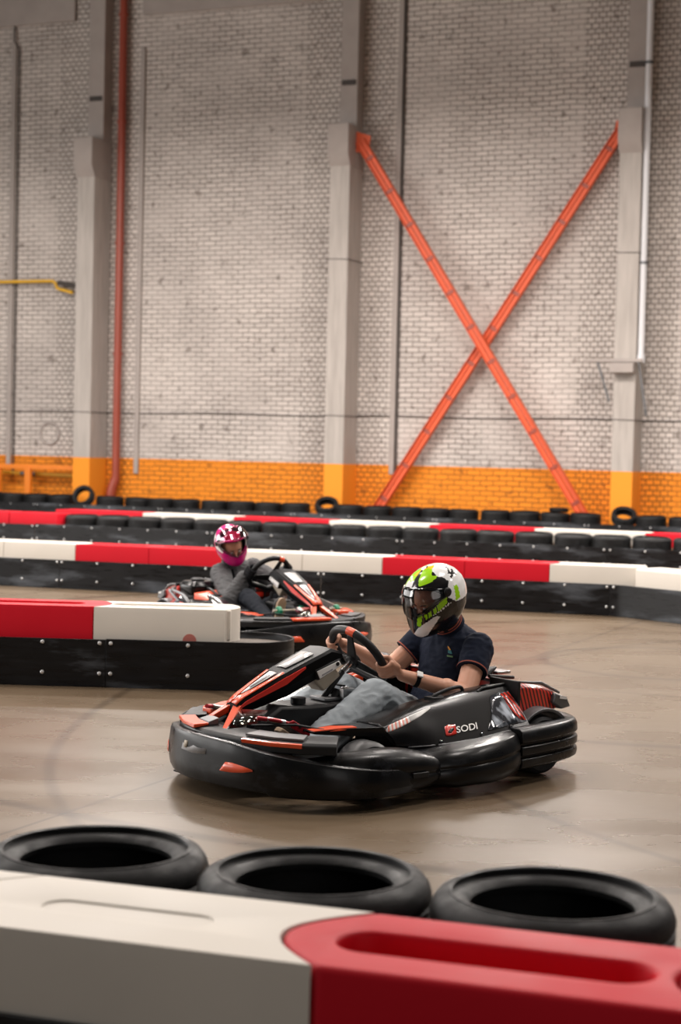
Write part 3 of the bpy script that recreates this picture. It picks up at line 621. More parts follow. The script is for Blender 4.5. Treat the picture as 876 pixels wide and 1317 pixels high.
def make_kart(loc, rz, label, pedal, steer, wing):
    global MIR; MIR = -1 if wing > 0 else 1
    K = empty('racing_kart', loc, rz); tag(K, label, 'go-kart', 'racing karts')
    # chassis
    fr = MB()
    for s in (-1, 1):
        fr.tube(catmull([(.82, s * .20, .075), (.5, s * .30, .075), (.1, s * .33, .075), (-.5, s * .31, .075), (-.9, s * .28, .09)], 4), .016, 8)
    for x in (.8, .36, -.1, -.72): fr.tube([(x, -.32, .078), (x, .32, .078)], .015, 8)
    fr.build('frame', M['dull'], K)
    t = MB(); t.prism([(.86, -.22), (.86, .22), (.45, .34), (-.2, .34), (-.2, -.34), (.45, -.34)], .052, .058); t.build('floor_tray', M['dull'], K)
    MB().tube([(-.735, -.5, .14), (-.735, .5, .14)], .02, 12).build('rear_axle', M['grey'], K)
    MB().tube([(.36, -.5, .13), (.36, .5, .13)], .014, 10).build('front_axle', M['grey'], K)
    # front bumper
    c = contour(-1)[:0:-1] + contour(1); pts = catmull([(x, y, 0) for x, y in c], 5); n = len(pts); rings = []
    dist = [0.0]
    for a, b in zip(pts, pts[1:]): dist.append(dist[-1] + (b - a).length)
    mid = dist[min(range(n), key=lambda i: abs(pts[i].y))]
    def z1f(s): return interp([(0, .272), (.3, .262), (.55, .232), (.8, .20), (1.0, .175), (1.4, .15)], s)
    nrm = []; 
    for i, p in enumerate(pts):
        q = (pts[min(i + 1, n - 1)] - pts[max(i - 1, 0)]).normalized(); nrm.append(V(q.y, -q.x, 0))
    def bump(i, prof): return [pts[i] + nrm[i] * a + V(0, 0, z) for a, z in prof]
    for i in range(n):
        s = abs(dist[i] - mid); z1 = z1f(s); z0 = .062 if s < .5 else .05
        e = 1 if i not in (0, n - 1) else .5
        prof = [(-.10, z0 + .02), (-.03, z0), (-.008, z0 + .006), (0.002, z0 + .03), (.008 * e, lerp(z0, z1, .35)), (.006, lerp(z0, z1, .6)), (0, z1 - .02), (-.006, z1 - .006), (-.014, z1), (-.08, z1 - .004), (-.11, z1 - .02)]
        rings.append(bump(i, prof))
    fb = MB().loft(rings).build('front_bumper', M['black'], K, bevel=.006, sharp=28)
    def fbp(s, t, off=.003):
        """point on the bumper face: s metres from the nose centre, t height share"""
        S = mid + s; i = max(0, min(n - 2, next((k for k in range(n - 1) if dist[k + 1] >= S), n - 2)))
        f = (S - dist[i]) / max(1e-6, dist[i + 1] - dist[i]); p = pts[i].lerp(pts[i + 1], f); nn = nrm[i].lerp(nrm[i + 1], f).normalized()
        z1 = z1f(abs(s)); z0 = .062 if abs(s) < .5 else .05
        o = interp([(0, -.01), (.12, 0), (.35, .011), (.6, .007), (.86, -.006), (1, -.03)], t)
        return p + nn * (o + off) + V(0, 0, lerp(z0, z1, t))
    def decal(name, m, uv, parent, off=.003, fn=fbp):
        """filled polygon strip on a surface: uv = list of (s, t_low, t_high)"""
        mb = MB(); r1 = [fn(s, a, off) for s, a, b in uv]; r2 = [fn(s, b, off) for s, a, b in uv]; rm = [fn(s, (a + b) / 2, off) for s, a, b in uv]
        k = len(uv); mb.add(r1 + rm + r2, [(i, i + 1, k + i + 1, k + i) for i in range(k - 1)] + [(k + i, k + i + 1, 2 * k + i + 1, 2 * k + i) for i in range(k - 1)])
        o = mb.build(name, m, parent)
        sm = o.modifiers.new('thick', 'SOLIDIFY'); sm.thickness = .0015; sm.offset = 0; return o
    for sg in (1, -1):
        decal('flash_sticker', M['orange'], [(sg * .25, .38, .39), (sg * .28, .38, .58), (sg * .32, .39, .60), (sg * .38, .44, .58), (sg * .43, .51, .55)], fb)
    decal('nose_badge', M['greyst'], [(-.03, .62, .88), (.06, .60, .86), (.15, .64, .80)], fb); decal('badge_mark', M['beige'], [(-.015, .68, .80), (.0, .66, .86), (.015, .68, .80)], fb, .0045)
    # wheel guards beside the front wheels
    for sg in (1, -1):
        shf = 0 if sg * MIR > 0 else -.075; rings = []
        for x, hw, zl, zh in [(.82, .02, .12, .175), (.78, .04, .09, .195), (.70, .06, .07, .215), (.60, .075, .055, .235), (.48, .085, .045, .248), (.33, .09, .045, .252), (.22, .088, .05, .235), (.13, .078, .06, .21), (.075, .055, .08, .185), (.055, .02, .11, .155)]:
            r = []; cy = shf + interp([(.05, .665), (.42, .665), (.50, .655), (.60, .615), (.70, .555), (.78, .50), (.82, .47)], x)
            if sg * MIR < 0: x = lerp(.055, x, .66)
            for k, (u, v) in enumerate([(-1, 0), (-.2, -.0), (.45, .0), (.85, .10), (1.0, .24), (1.0, .40), (.90, .44), (.90, .50), (1.0, .54), (.98, .70), (.80, .88), (.4, .985), (-.2, 1.0), (-1, .9)]):
                r.append(V(x, sg * (cy + hw * u), lerp(zl, zh, v)))
            rings.append(r)
        g = MB().loft(rings).build('wheel_guard', M['black'], K, sub=1)
        cy = .665 + shf; d = MB(); d.box(.18, .27, sg * (cy + .070), sg * (cy + .0915), .118, .142); d.build('vent_slot', M['dull'], g, bevel=.004)
    # side bumpers
    for sg in (1, -1):
        rings = []
        for x, yo, zl, zh in [(.14, .66, .08, .17), (.10, .71, .05, .195), (0, .755, .045, .212), (-.12, .765, .045, .224), (-.24, .76, .045, .234), (-.34, .735, .05, .244), (-.42, .70, .055, .25), (-.46, .66, .07, .24)]:
            r = [V(x, sg * (yo - .22), lerp(zl, zh, .1))]
            for u, v in [(-.05, 0), (-.018, .10), (0, .30), (-.004, .50), (-.012, .56), (-.004, .62), (-.012, .80), (-.035, .95), (-.07, 1.0)]: r.append(V(x, sg * (yo + u), lerp(zl, zh, v)))
            r.append(V(x, sg * (yo - .22), zh)); rings.append(r)
        MB().loft(rings).build('side_bumper', M['black'], K, bevel=.004)
    # rear bumper
    c = [(-.44, .69), (-.58, .67), (-.74, .635), (-.88, .585), (-.97, .515), (-1.02, .40), (-1.04, .2), (-1.04, 0)]; c = c + [(x, -y) for x, y in c[-2::-1]]
    rp = catmull([(x, y, 0) for x, y in c], 4); rings = []
    for i, p in enumerate(rp):
        q = (rp[min(i + 1, len(rp) - 1)] - rp[max(i - 1, 0)]).normalized(); nn = V(-q.y, q.x, 0)
        if nn.dot(p) < 0: nn = -nn
        z0, z1 = .075, .262
        prof = [(-.09, z0 + .01), (-.02, z0), (-.004, .085), (0, .105), (-.002, .122), (-.018, .128), (-.018, .136), (0, .142), (0, .172), (-.002, .178), (-.018, .184), (-.018, .194), (0, .200), (-.002, .235), (-.012, .253), (-.028, z1), (-.075, z1), (-.09, .25)]
        rings.append([p + nn * a + V(0, 0, z) for a, z in prof])
    rb = MB().loft(rings).build('rear_bumper', M['black'], K, sharp=50, bevel=.003)
    d = MB(); d.box(-.80, -.72, .60, .62, .148, .168); d.build('vent_slot', M['dull'], rb, bevel=.003)
    # nose shelf
    cc = [V(x, y, 0) for x, y in contour(-1)[5:0:-1] + contour(1)[:6]]
    def inset(k):
        out = []
        for i, p in enumerate(cc):
            q = (cc[min(i + 1, len(cc) - 1)] - cc[max(i - 1, 0)]).normalized(); nn = V(q.y, -q.x, 0); out.append(p - nn * k)
        return out
    o1, o2 = inset(.045), inset(.20)
    sh = MB().loft([[a + V(0, 0, .235), a + V(.0, 0, .272), a * .985 + V(0, 0, .284), b + V(0, 0, .292), b + V(0, 0, .25)] for a, b in zip(o1, o2)]).build('nose_shelf', M['dull'], K, bevel=.004)
    oi, oo = inset(.035), inset(.11)
    ot = MB(); a = 4; b = 6
    ot.loft([[oo[i] + V(0, 0, .291), oo[i] + V(0, 0, .301), oi[i] + V(0, 0, .299), oi[i] + V(0, 0, .282)] for i in range(3, 6)]).build('nose_trim', M['orange'], sh, bevel=.003)
    MB().loft([[inset(.16)[i] + V(0, 0, .290), inset(.16)[i] + V(0, 0, .32), oo[i] + V(0, 0, .305), oo[i] + V(0, 0, .288)] for i in range(4, 6)]).build('nose_ramp', M['grey'], sh, bevel=.003)
    for sg in (1, -1):
        ii = (7, 8, 9) if sg > 0 else (3, 2, 1)
        MB().loft([[inset(.04)[i] + V(0, 0, .272), inset(.04)[i] + V(0, 0, .278), inset(.05)[i] + V(0, 0, .281), inset(.05)[i] + V(0, 0, .25)] for i in ii]).build('edge_trim', M['orange'] if (wing < 0 and sg > 0) else M['dull'], sh)
        MB().loft([[inset(.07)[i] + V(0, 0, .288), inset(.07)[i] + V(0, 0, .297), inset(.16)[i] + V(0, 0, .302), inset(.16)[i] + V(0, 0, .288)] for i in ii]).build('top_plate', M['grey' if sg > 0 else 'dull'], sh)
        if sg == wing:
            q = MB(); q.prism([(.66, sg * .22), (.66, sg * .30), (.54, sg * .31), (.52, sg * .22)], .285, .325); q.build('side_winglet', M['orange'], sh, bevel=.01)
        MB().tube([(.72, sg * .12, .295), (.56, sg * .30, .31), (.50, sg * .42, .30)], .006, 8).build('brake_pipe', M['dull'], sh)
    # fairing
    top = [(.13, .552), (.15, .588), (.21, .602), (.28, .576), (.44, .512), (.56, .452), (.66, .402), (.70, .372)]
    hw = [(.13, .09), (.28, .092), (.44, .082), (.56, .066), (.66, .05), (.70, .045)]
    dp = [(.13, .02), (.15, .05), (.21, .09), (.28, .11), (.44, .115), (.66, .07), (.70, .05)]
    rings = []
    for x in (.13, .15, .18, .21, .25, .28, .36, .44, .50, .56, .61, .66, .70):
        z = interp(top, x); h = interp(hw, x); d_ = interp(dp, x)
        rings.append([V(x - .0, -h * .75, z - d_), V(x, -h * 1.04, z - d_ * .55), V(x, -h, z - .012), V(x, -h * .86, z), V(x, 0, z + .006), V(x, h * .86, z), V(x, h, z - .012), V(x, h * 1.04, z - d_ * .55), V(x, h * .75, z - d_)])
    fa = MB().loft(rings).build('front_fairing', M['hood'], K, bevel=.004, sharp=25)
    def fp(x, w, off=.004):
        """point on the fairing top: w in -1..1 across"""
        h = interp(hw, x) * .86; return V(x + off * .45, w * h, interp(top, x) + .006 * (1 - abs(w)) + off)
    def fstrip(name, m, rows, off=.004, parent=fa):
        mb = MB(); a = []; b = []; c_ = []
        for x, w0, w1 in rows: a.append(fp(x, w0, off)); b.append(fp(x, w1, off)); c_.append(fp(x, (w0 + w1) / 2, off))
        k = len(rows); mb.add(a + c_ + b, [(i, i + 1, k + i + 1, k + i) for i in range(k - 1)] + [(k + i, k + i + 1, 2 * k + i + 1, 2 * k + i) for i in range(k - 1)])
        o = mb.build(name, m, parent); s_ = o.modifiers.new('thick', 'SOLIDIFY'); s_.thickness = .002; s_.offset = 0; return o
    fstrip('number_plate', M['plate'], [(.282, -.60, .62), (.33, -.60, .60), (.38, -.58, .56), (.43, -.55, .50)])
    stk = fstrip('name_sticker', M['white'], [(.475, -.42, .42), (.55, -.36, .36), (.62, -.22, .22), (.645, -.1, .1)])
    fstrip('sticker_mark', M['greyst'], [(.50, -.16, .26), (.53, -.16, .22), (.60, -.12, .14)], .0055, stk)
    for sg in (1, -1):
        fstrip('side_stripe', M['orange'], [(.46, sg * .78, sg * 1.02), (.54, sg * .62, sg * 1.04), (.60, sg * .50, sg * 1.04), (.66, sg * .1, sg * 1.04), (.70, sg * 0, sg * 1.04)])
        q = MB(); rr = []
        for x in (.36, .46, .56, .66, .70):
            z = interp(top, x); h = interp(hw, x); d_ = interp(dp, x) * (.42 if x > .4 else .2)
            rr.append([V(x, sg * (h * 1.03 + .004), z - .014), V(x, sg * (h * 1.03 + .006), z - d_), V(x, sg * h * .95, z - d_), V(x, sg * h * .95, z - .014)])
        q.loft(rr).build('flank_stripe', M['red'], fa)
        # forked foot
        q = MB(); A = V(.685, sg * .018, .375); B = V(.83, sg * .115, .268)
        q.loft([[A + V(0, sg * -.018, .006), A + V(0, sg * .03, -.002), A + V(-.02, sg * .03, -.03), A + V(-.02, -sg * .018, -.02)],
                [B + V(0, -sg * .014, .0), B + V(0, sg * .016, .0), B + V(-.03, sg * .016, -.01), B + V(-.03, -sg * .014, -.01)]]).build('fork_foot', M['orange'], fa, bevel=.003)
        q = MB(); q.add([(.69, sg * .06, .355), (.82, sg * .125, .275), (.70, sg * .165, .285), (.60, sg * .14, .352)], [(0, 1, 2, 3)])
        o = q.build('clear_deflector', M['clear'], fa); s_ = o.modifiers.new('thick', 'SOLIDIFY'); s_.thickness = .005
    text_mesh('81', .026, lambda x, y: fp(.685 - y, (x - .014) / .045, .007), 'race_mark', M['white'], fa)
    # fairing rear pod: dash box, bracket
    q = MB(); pr = [(.31, .512), (.165, .560), (.145, .528), (.29, .462)]; q.prism(pr, -.098, .098, 'y'); db = q.build('dash_box', M['dull'], K, bevel=.006)
    for sg in (1, -1):
        q = MB(); q.prism([(.303, .506), (.175, .549), (.158, .527), (.284, .470)], sg * .098, sg * .103, 'y'); pl = q.build('side_plate', M['white'], db, bevel=.003)
        q = MB(); q.prism([(.275, .490), (.215, .514), (.213, .508), (.273, .484)], sg * .103, sg * .1045, 'y'); q.build('printed_line', M['greyst'], pl)
        q = MB(); q.lathe([(0, 0), (.010, 0), (.010, .002), (0, .002)], (.185, sg * .103, .534), 12, 'y'); q.build('printed_dot', M['dull'], pl)
    q = MB(); q.prism([(.28, .46), (.16, .515), (.12, .47), (.22, .40)], -.05, .05, 'y'); q.build('dash_body', M['beige'], K, bevel=.01)
    # steering
    S = V(-.02, 0, .552); e1 = V(0, 1, 0); e2 = V(.6, 0, .8); nn = V(-.8, 0, .6); R = .158
    sw = MB(); ringp = []
    for k in range(56):
        a = 2 * pi * k / 56; rr = R * (1 if abs(math.remainder(a - steer - pi / 2 - pi, 2 * pi)) > .62 else cos(.62) / cos(math.remainder(a - steer - pi / 2 - pi, 2 * pi)))
        ringp.append(S + (e1 * cos(a) + e2 * sin(a)) * rr)
    W = MB().tube(ringp, .0195, 14, loop=True).build('steering_wheel', M['dull'], K)
    q = MB(); a0 = steer + pi / 2
    mk = [S + (e1 * cos(a0 + t) + e2 * sin(a0 + t)) * R for t in (-.14, -.05, .05, .14)]; MB().tube(mk, .0202, 14).build('top_mark', M['orange'], W)
    for t in (pi / 2, pi / 2 + 2.0, pi / 2 - 2.0):
        a = steer + t; dr = e1 * cos(a) + e2 * sin(a); pw = nn.cross(dr)
        h0 = S - nn * .035; q = MB()
        q.loft([[h0 + dr * .02 + pw * .03, h0 + dr * .02 - pw * .03, h0 + dr * .02 - pw * .03 - nn * .012, h0 + dr * .02 + pw * .03 - nn * .012],
                [S - nn * .01 + dr * (R - .012) + pw * .017, S - nn * .01 + dr * (R - .012) - pw * .017, S - nn * .018 + dr * (R - .012) - pw * .017, S - nn * .018 + dr * (R - .012) + pw * .017]])
        q.build('spoke', M['dull'], W, bevel=.004)
    MB().tube([S - nn * .02, S - nn * .06], .034, 20).build('hub', M['dull'], W, bevel=.004)
    MB().tube([S - nn * .06, S - nn * .12], .017, 14).build('hub_neck', M['chrome'], W)
    q = MB(); q.tube([S - nn * .12, V(.32, 0, .22), V(.48, 0, .10)], .014, 12); q.build('steering_column', M['dull'], K)
    q = MB(); q.tube([V(.12, -.10, .10), V(.10, -.04, .42), V(.10, .04, .42), V(.12, .10, .10)], .013, 10); q.tube([V(.12, .03, .40), V(.18, .03, .30)], .02, 10); q.build('column_bracket', M['dull'], K)
    q = MB(); q.ball((.10, .05, .40), .03, .02, .02); q.box(.06, .13, .05, .08, .36, .41); q.build('column_clamp', M['silver'], K)
    # console between the legs
    q = MB(); q.prism([(.10, .06), (.10, .355), (.34, .352), (.50, .36), (.60, .30), (.62, .06)], -.105, .105, 'y'); cs = q.build('fuel_tank', M['dull'], K, bevel=.014)
    q = MB(); q.box(.10, .22, -.06, .06, .356, .372); q.build('tank_plate', M['grey'], cs, bevel=.004); MB().lathe([(0, .0), (.035, .0), (.035, .03), (0, .035)], (.36, .04, .355), 20).build('filler_cap', M['dull'], cs, bevel=.003)
    # pedals
    for sg in (1, -1):
        if wing < 0:
            pd = MB().tube([(.70, sg * .20, .338), (.62, sg * .235, .325), (.55, sg * .25, .304)], .010, 10).build('pedal', pedal, K)
            q = MB(); q.prism([(.57, .318), (.55, .325), (.46, .275), (.455, .250), (.475, .245), (.56, .292)], sg * .255, sg * .265, 'y'); q.build('pedal_link', pedal, pd, bevel=.003)
            MB().tube([(.66, sg * .215, .331), (.58, sg * .243, .314)], .0125, 12).build('return_spring', M['silver'], pd)
            for xx, zz in ((.54, .307), (.515, .293), (.49, .277)): MB().tube([(xx, sg * .250, zz), (xx, sg * .270, zz)], .007, 10).build('link_hole', M['dull'], pd)
        else:
            pd = MB().tube([(.56, sg * .06, .33), (.56, sg * .30, .33)], .009, 10).build('pedal', M['beige'], K)
            for yy in (.055, .25):
                q = MB(); q.prism([(-.03, -.03), (.03, -.03), (.035, .01), (.012, .035), (-.012, .035), (-.035, .01)], -.016, .016, 'y', Matrix.Translation((.56, sg * yy, .325))); q.build('pedal_hinge', pedal, pd, bevel=.006)
    # wheels
    for x, r_, w, ys in ((.36, .13, .13, .53), (-.735, .14, .19, .435)):
        for sg in (1, -1):
            pr = [(r_ * .55, -w * .5 + .012), (r_ * .86, -w * .5), (r_ * .96, -w * .5 + .012), (r_, -w * .5 + .035), (r_, w * .5 - .035), (r_ * .96, w * .5 - .012), (r_ * .86, w * .5), (r_ * .55, w * .5 - .012), (r_ * .5, 0)]
            ty = MB().lathe(pr, (0, 0, 0), 40, 'y', loop=True).build('wheel', M['kart_rubber'], K); ty.location = (x, sg * ys, r_)
            q = MB(); q.lathe([(0, -.01), (.03, -.01), (.035, .012), (r_ * .5, .012), (r_ * .56, w * .42), (r_ * .60, w * .42), (r_ * .60, -w * .42), (r_ * .5, -w * .42), (r_ * .48, -.01), (.03, -.02), (0, -.02)], (0, 0, 0), 28, 'y'); q.build('rim', M['silver'], ty)
    # side pods
    def pod(sg):
        lo = [(.17, .52, .205), (.0, .60, .212), (-.2, .625, .224), (-.44, .62, .246), (-.575, .60, .255)]
        hi = [(.235, .50, .300), (-.05, .46, .362), (-.30, .44, .392), (-.45, .425, .408), (-.585, .42, .415)]
        def L_(t, tab):
            k = t * (len(tab) - 1); i = min(int(k), len(tab) - 2); f = k - i; return V(*tab[i]).lerp(V(*tab[i + 1]), f)
        def face(u, v, off=0):
            a, b = L_(u, lo), L_(u, hi); p = a.lerp(b, v); p += V(0, .012 * sin(pi * v) + off * .75, off * .6); p.y *= sg; return p
        rings = []
        for i in range(17):
            u = i / 16; a = L_(u, lo); b = L_(u, hi)
            r = [V(a.x, sg * .36, a.z - .01), V(a.x, sg * (a.y - .02), a.z - .015)] + [face(u, v) for v in (0, .2, .4, .6, .8, 1)] + [V(b.x, sg * (b.y - .035), b.z + .012), V(b.x, sg * .31, b.z + .004), V(b.x, sg * .30, a.z)]
            rings.append(r)
        P = MB().loft(rings).build('side_pod', M['black_body'], K, bevel=.005, sharp=30)
        def patch(name, m, rows, off=.002, parent=P, thick=.0015):
            mb = MB(); k = len(rows); nv = 6; vs = []
            for u, v0, v1 in rows: vs += [face(u, lerp(v0, v1, j / (nv - 1)), off) for j in range(nv)]
            mb.add(vs, [(i * nv + j, i * nv + j + 1, (i + 1) * nv + j + 1, (i + 1) * nv + j) for i in range(k - 1) for j in range(nv - 1)])
            o = mb.build(name, m, parent); s_ = o.modifiers.new('thick', 'SOLIDIFY'); s_.thickness = thick; s_.offset = 0; return o
        patch('edge_sticker', M['whitehatch'], [(.0, .78, .86), (.03, .76, .98), (.08, .78, .99), (.14, .82, .99)]); patch('edge_sticker', M['white'], [(.14, .82, .99), (.20, .86, .99), (.27, .95, .99)])
        patch('gloss_panel', M['painted_reflection'], [(.60, .14, .18), (.66, .14, .45), (.74, .14, .86), (.84, .14, .90), (.975, .14, .90)], .003)
        patch('hatched_sticker', M['redhatch'], [(.86, .34, .86), (.92, .18, .88), (.97, .16, .88)], .005)
        patch('edge_line', M['grey'], [(i / 10, .0, .035) for i in range(11)], .003)
        # logo
        u0 = .60 if sg > 0 else .60
        def tf(x, y): return face((.385 + x * 1.02 / .74) if sg > 0 else (.60 - x * 1.12 / .74), .24 + y / .22, .0035)
        if sg > 0:
            text_mesh('SODI', .047, tf, 'lettering', M['white'], P, bold=.0006)
            patch('logo_mark', M['red'], [(.315, .22, .44), (.34, .20, .47), (.385, .22, .44)], .003)
            patch('logo_swirl', M['black_body'], [(.33, .28, .31), (.35, .26, .37), (.37, .33, .38)], .005)
        else:
            text_mesh('SODI', .047, tf, 'lettering', M['white'], P, bold=.0006)
            patch('logo_mark', M['red'], [(.65, .22, .44), (.68, .20, .47), (.72, .22, .44)], .003)
        # front lip over the wheel
        q = MB(); q.loft([[V(.56, sg * .36, .298), V(.56, sg * .42, .296), V(.55, sg * .42, .285), V(.55, sg * .36, .285)],
                          [V(.40, sg * .36, .308), V(.40, sg * .465, .306), V(.40, sg * .467, .272), V(.40, sg * .36, .28)],
                          [V(.26, sg * .36, .306), V(.24, sg * .505, .303), V(.23, sg * .51, .262), V(.25, sg * .36, .27)],
                          [V(.20, sg * .36, .225), V(.185, sg * .53, .222), V(.165, sg * .53, .20), V(.17, sg * .36, .20)],
                          [V(.10, sg * .36, .22), V(.06, sg * .56, .218), V(.06, sg * .56, .195), V(.08, sg * .36, .195)]])
        l = q.build('front_lip', M['black_body'], P, bevel=.004)
        q = MB(); q.loft([[V(.555, sg * .37, .301), V(.55, sg * .418, .300), V(.55, sg * .42, .294)], [V(.44, sg * .38, .309), V(.44, sg * .452, .308), V(.44, sg * .456, .297)], [V(.36, sg * .44, .311), V(.36, sg * .472, .310), V(.36, sg * .474, .303)]]); q.build('lip_trim', M['orange'], l)
        # carry handle on top
        q = MB(); q.tube(catmull([(-.17, sg * .37, .385), (-.18, sg * .37, .398), (-.26, sg * .365, .418), (-.34, sg * .36, .424), (-.36, sg * .36, .405)], 4), .009, 8); q.box(-.24, -.14, sg * .34, sg * .41, .378, .392); q.build('carry_handle', M['dull'], P, bevel=.003)
        q = MB(); q.tube([V(-.40, sg * .42, .405), V(-.43, sg * .415, .418), V(-.60, sg * .40, .428)], .007, 8); q.build('top_rail', M['dull'], P)
        for xx in (-.02, -.24, -.40):
            bb = MB(); bb.ball(face((.2 - xx) / .8, .10, .002), .008, seg=8); bb.build('screw', M['chrome'], P)
        return P
    M.setdefault('black_glossy', mat('mirror_black_sticker', (.015, .015, .018), .06, coat=1, var=.1))
    pod(1); pod(-1)
    # rear cover
    rings = []
    for x, w, zt, zl in [(-.605, .47, .437, .27), (-.66, .47, .435, .27), (-.78, .46, .415, .28), (-.88, .45, .388, .29), (-.935, .43, .355, .31), (-.95, .40, .335, .32)]:
        r = [V(x, -w, zl), V(x, -w, zt - .022), V(x, -w + .03, zt - .004), V(x, -.2, zt), V(x, .2, zt), V(x, w - .03, zt - .004), V(x, w, zt - .022), V(x, w, zl)]
        rings.append(r)
    rc = MB().loft(rings).build('rear_cover', M['redhatch'], K, bevel=.006, sharp=25)
    for sg in (1, -1):
        MB().tube([(-.61, sg * .462, .442), (-.78, sg * .452, .424), (-.93, sg * .425, .366)], [.005, .009, .006], 10).build('edge_rail', M['grey'], rc)
        q = MB(); q.prism([(-.86, .375), (-.94, .345), (-.965, .300), (-.90, .292), (-.84, .33)], sg * .40, sg * .475, 'y'); q.build('tail_block', M['grey'], rc, bevel=.008)
        q = MB(); q.prism([(-.89, .36), (-.935, .35), (-.93, .338), (-.885, .345)], sg * .475, sg * .478, 'y'); q.build('tail_line', M['white'], rc)
        q = MB(); R0_, R1_ = .166, .182; arc = [radians(a) for a in range(5, 166, 10)]
        q.loft([[V(-.735 - cos(a) * R0_, sg * .40, .14 + sin(a) * R0_), V(-.735 - cos(a) * R0_, sg * .535, .14 + sin(a) * R0_ * .97), V(-.735 - cos(a) * R1_, sg * .54, .14 + sin(a) * R1_ * .97), V(-.735 - cos(a) * R1_, sg * .40, .14 + sin(a) * R1_)] for a in arc])
        q.build('wheel_arch', M['arch'], K, bevel=.004)
        q = MB(); q.box(-.602, -.585, sg * .30, sg * .50, .24, .45); q.build('pod_gap_bar', M['dull'], K, bevel=.004)
    MB().tube([(-.62, .26, .445), (-.80, .24, .425)], .009, 10).build('grab_bar', M['dull'], rc)
    # engine on the driver's right, behind the seat
    en = MB().box(-.56, -.34, -.50, -.28, .22, .37).build('engine', M['dull'], K, bevel=.015)
    q = MB(); q.loft([superring(-.38, -.46, .115, .12, .355, 20, .5), superring(-.38, -.46, .12, .13, .44, 20, .5), superring(-.38, -.46, .09, .10, .475, 20, .5)]); q.v = [V(v.z, v.y, v.x) for v in q.v]; q.build('air_box', M['black_body'], en, bevel=.008)
    q = MB(); q.lathe([(0, 0), (.05, 0), (.055, .012), (.04, .022), (0, .024)], (-.46, -.38, .475), 20); q.build('air_box_cap', M['dull'], en)
    q = MB(); q.box(-.60, -.565, -.50, -.30, .26, .43); q.build('starter_guard', M['red'], en, bevel=.02)
    q = MB(); q.tube(catmull([(-.30, -.52, .30), (-.40, -.53, .37), (-.62, -.52, .40), (-.68, -.40, .40), (-.66, -.25, .38)], 5), .011, 8); q.tube([(-.66, -.52, .39), (-.42, -.54, .30)], .011, 8); q.build('engine_guard_bar', M['grey'], en)
    q = MB(); q.loft([[V(-.30, -.50, .40), V(-.30, -.30, .42), V(-.30, -.30, .36), V(-.30, -.50, .34)], [V(-.02, -.46, .34), V(-.02, -.32, .36), V(-.02, -.32, .31), V(-.02, -.46, .29)]]); q.build('engine_shroud', M['orange'], en, bevel=.012)
    # seat
    path = [(-.10, .16), (-.16, .10), (-.30, .065), (-.48, .07), (-.60, .13), (-.68, .24), (-.74, .36), (-.79, .455)]
    pp = catmull([(x, 0, z) for x, z in path], 3); vs = []; nv = 15
    for i, p in enumerate(pp):
        u = i / (len(pp) - 1); q = (pp[min(i + 1, len(pp) - 1)] - pp[max(i - 1, 0)]).normalized(); up = V(-q.z * -1, 0, 0); nn_ = V(q.z, 0, -q.x)
        side = interp([(0, .04), (.2, .10), (.5, .20), (.75, .14), (1, .03)], u); wid = interp([(0, .17), (.3, .19), (.6, .20), (1, .16)], u)
        for j in range(nv):
            t = -1 + 2 * j / (nv - 1); vs.append(p + V(0, wid * sin(t * 1.35) / sin(1.35), 0) + nn_ * side * abs(t) ** 3)
    st = MB(); st.add(vs, [(i * nv + j, i * nv + j + 1, (i + 1) * nv + j + 1, (i + 1) * nv + j) for i in range(len(pp) - 1) for j in range(nv - 1)])
    o = st.build('seat', M['dull'], K); s_ = o.modifiers.new('thick', 'SOLIDIFY'); s_.thickness = .014
    q = MB(); q.box(-.87, -.78, .06, .15, .428, .444); q.tube([(-.80, .10, .44), (-.72, .12, .30)], .012, 8); q.build('seat_bracket', M['silver'], K, bevel=.008)
    return K
KART1 = make_kart((.085, 8.03, 0), radians(218), 'large black and orange kart in the foreground, driven by the green-helmeted person', M['pedalred'], radians(-20), -1)
KART2 = make_kart(K2LOC, K2ROT, 'black and orange kart behind the white barrier end, driven by the pink-helmeted person', M['pedalgreen'], radians(-20), 1)
# ------------------------------------------------------------------ people
def inpoly(x, y, P):
    c = False; n = len(P)
    for i in range(n):
        x1, y1 = P[i]; x2, y2 = P[i - 1]
        if (y1 > y) != (y2 > y) and x < (x2 - x1) * (y - y1) / (y2 - y1) + x1: c = not c
    return c
HF = [(-.150, .150), (-.135, .168), (-.11, .178), (-.08, .178), (-.04, .170), (0, .162), (.04, .156), (.08, .138), (.11, .110), (.13, .080), (.142, .048), (.149, .015), (.150, 0)]
HB = [(-.150, .050), (-.135, .070), (-.11, .105), (-.08, .135), (-.04, .155), (0, .163), (.04, .160), (.08, .142), (.11, .114), (.13, .084), (.142, .050), (.149, .015), (.150, 0)]
HW = [(-.150, .080), (-.135, .092), (-.11, .108), (-.08, .120), (-.04, .129), (0, .133), (.04, .129), (.08, .114), (.11, .092), (.13, .067), (.142, .040), (.149, .012), (.150, 0)]
def smooth_interp(tab, z):
    h = .006; return (interp(tab, z - h) + interp(tab, z) * 2 + interp(tab, z + h)) / 4
def hshell(az, z, off=0):
    a = radians(az); c, s = cos(a), sin(a)
    A = smooth_interp(HF, z) * max(0, c) ** 2 + smooth_interp(HB, z) * max(0, -c) ** 2 + smooth_interp(HW, z) * 1.0 * 0
    Ax = smooth_interp(HF, z) if c > 0 else smooth_interp(HB, z); B = smooth_interp(HW, z)
    return V((Ax + off) * c, (B + off) * s, (z if z > 0 else z * .86) + off * (z / .15) * .6)
PORT = [(0, -.020), (25, .002), (45, .018), (58, .028), (70, .040), (72, .05), (68, .064), (60, .080), (48, .092), (25, .101), (0, .104)]
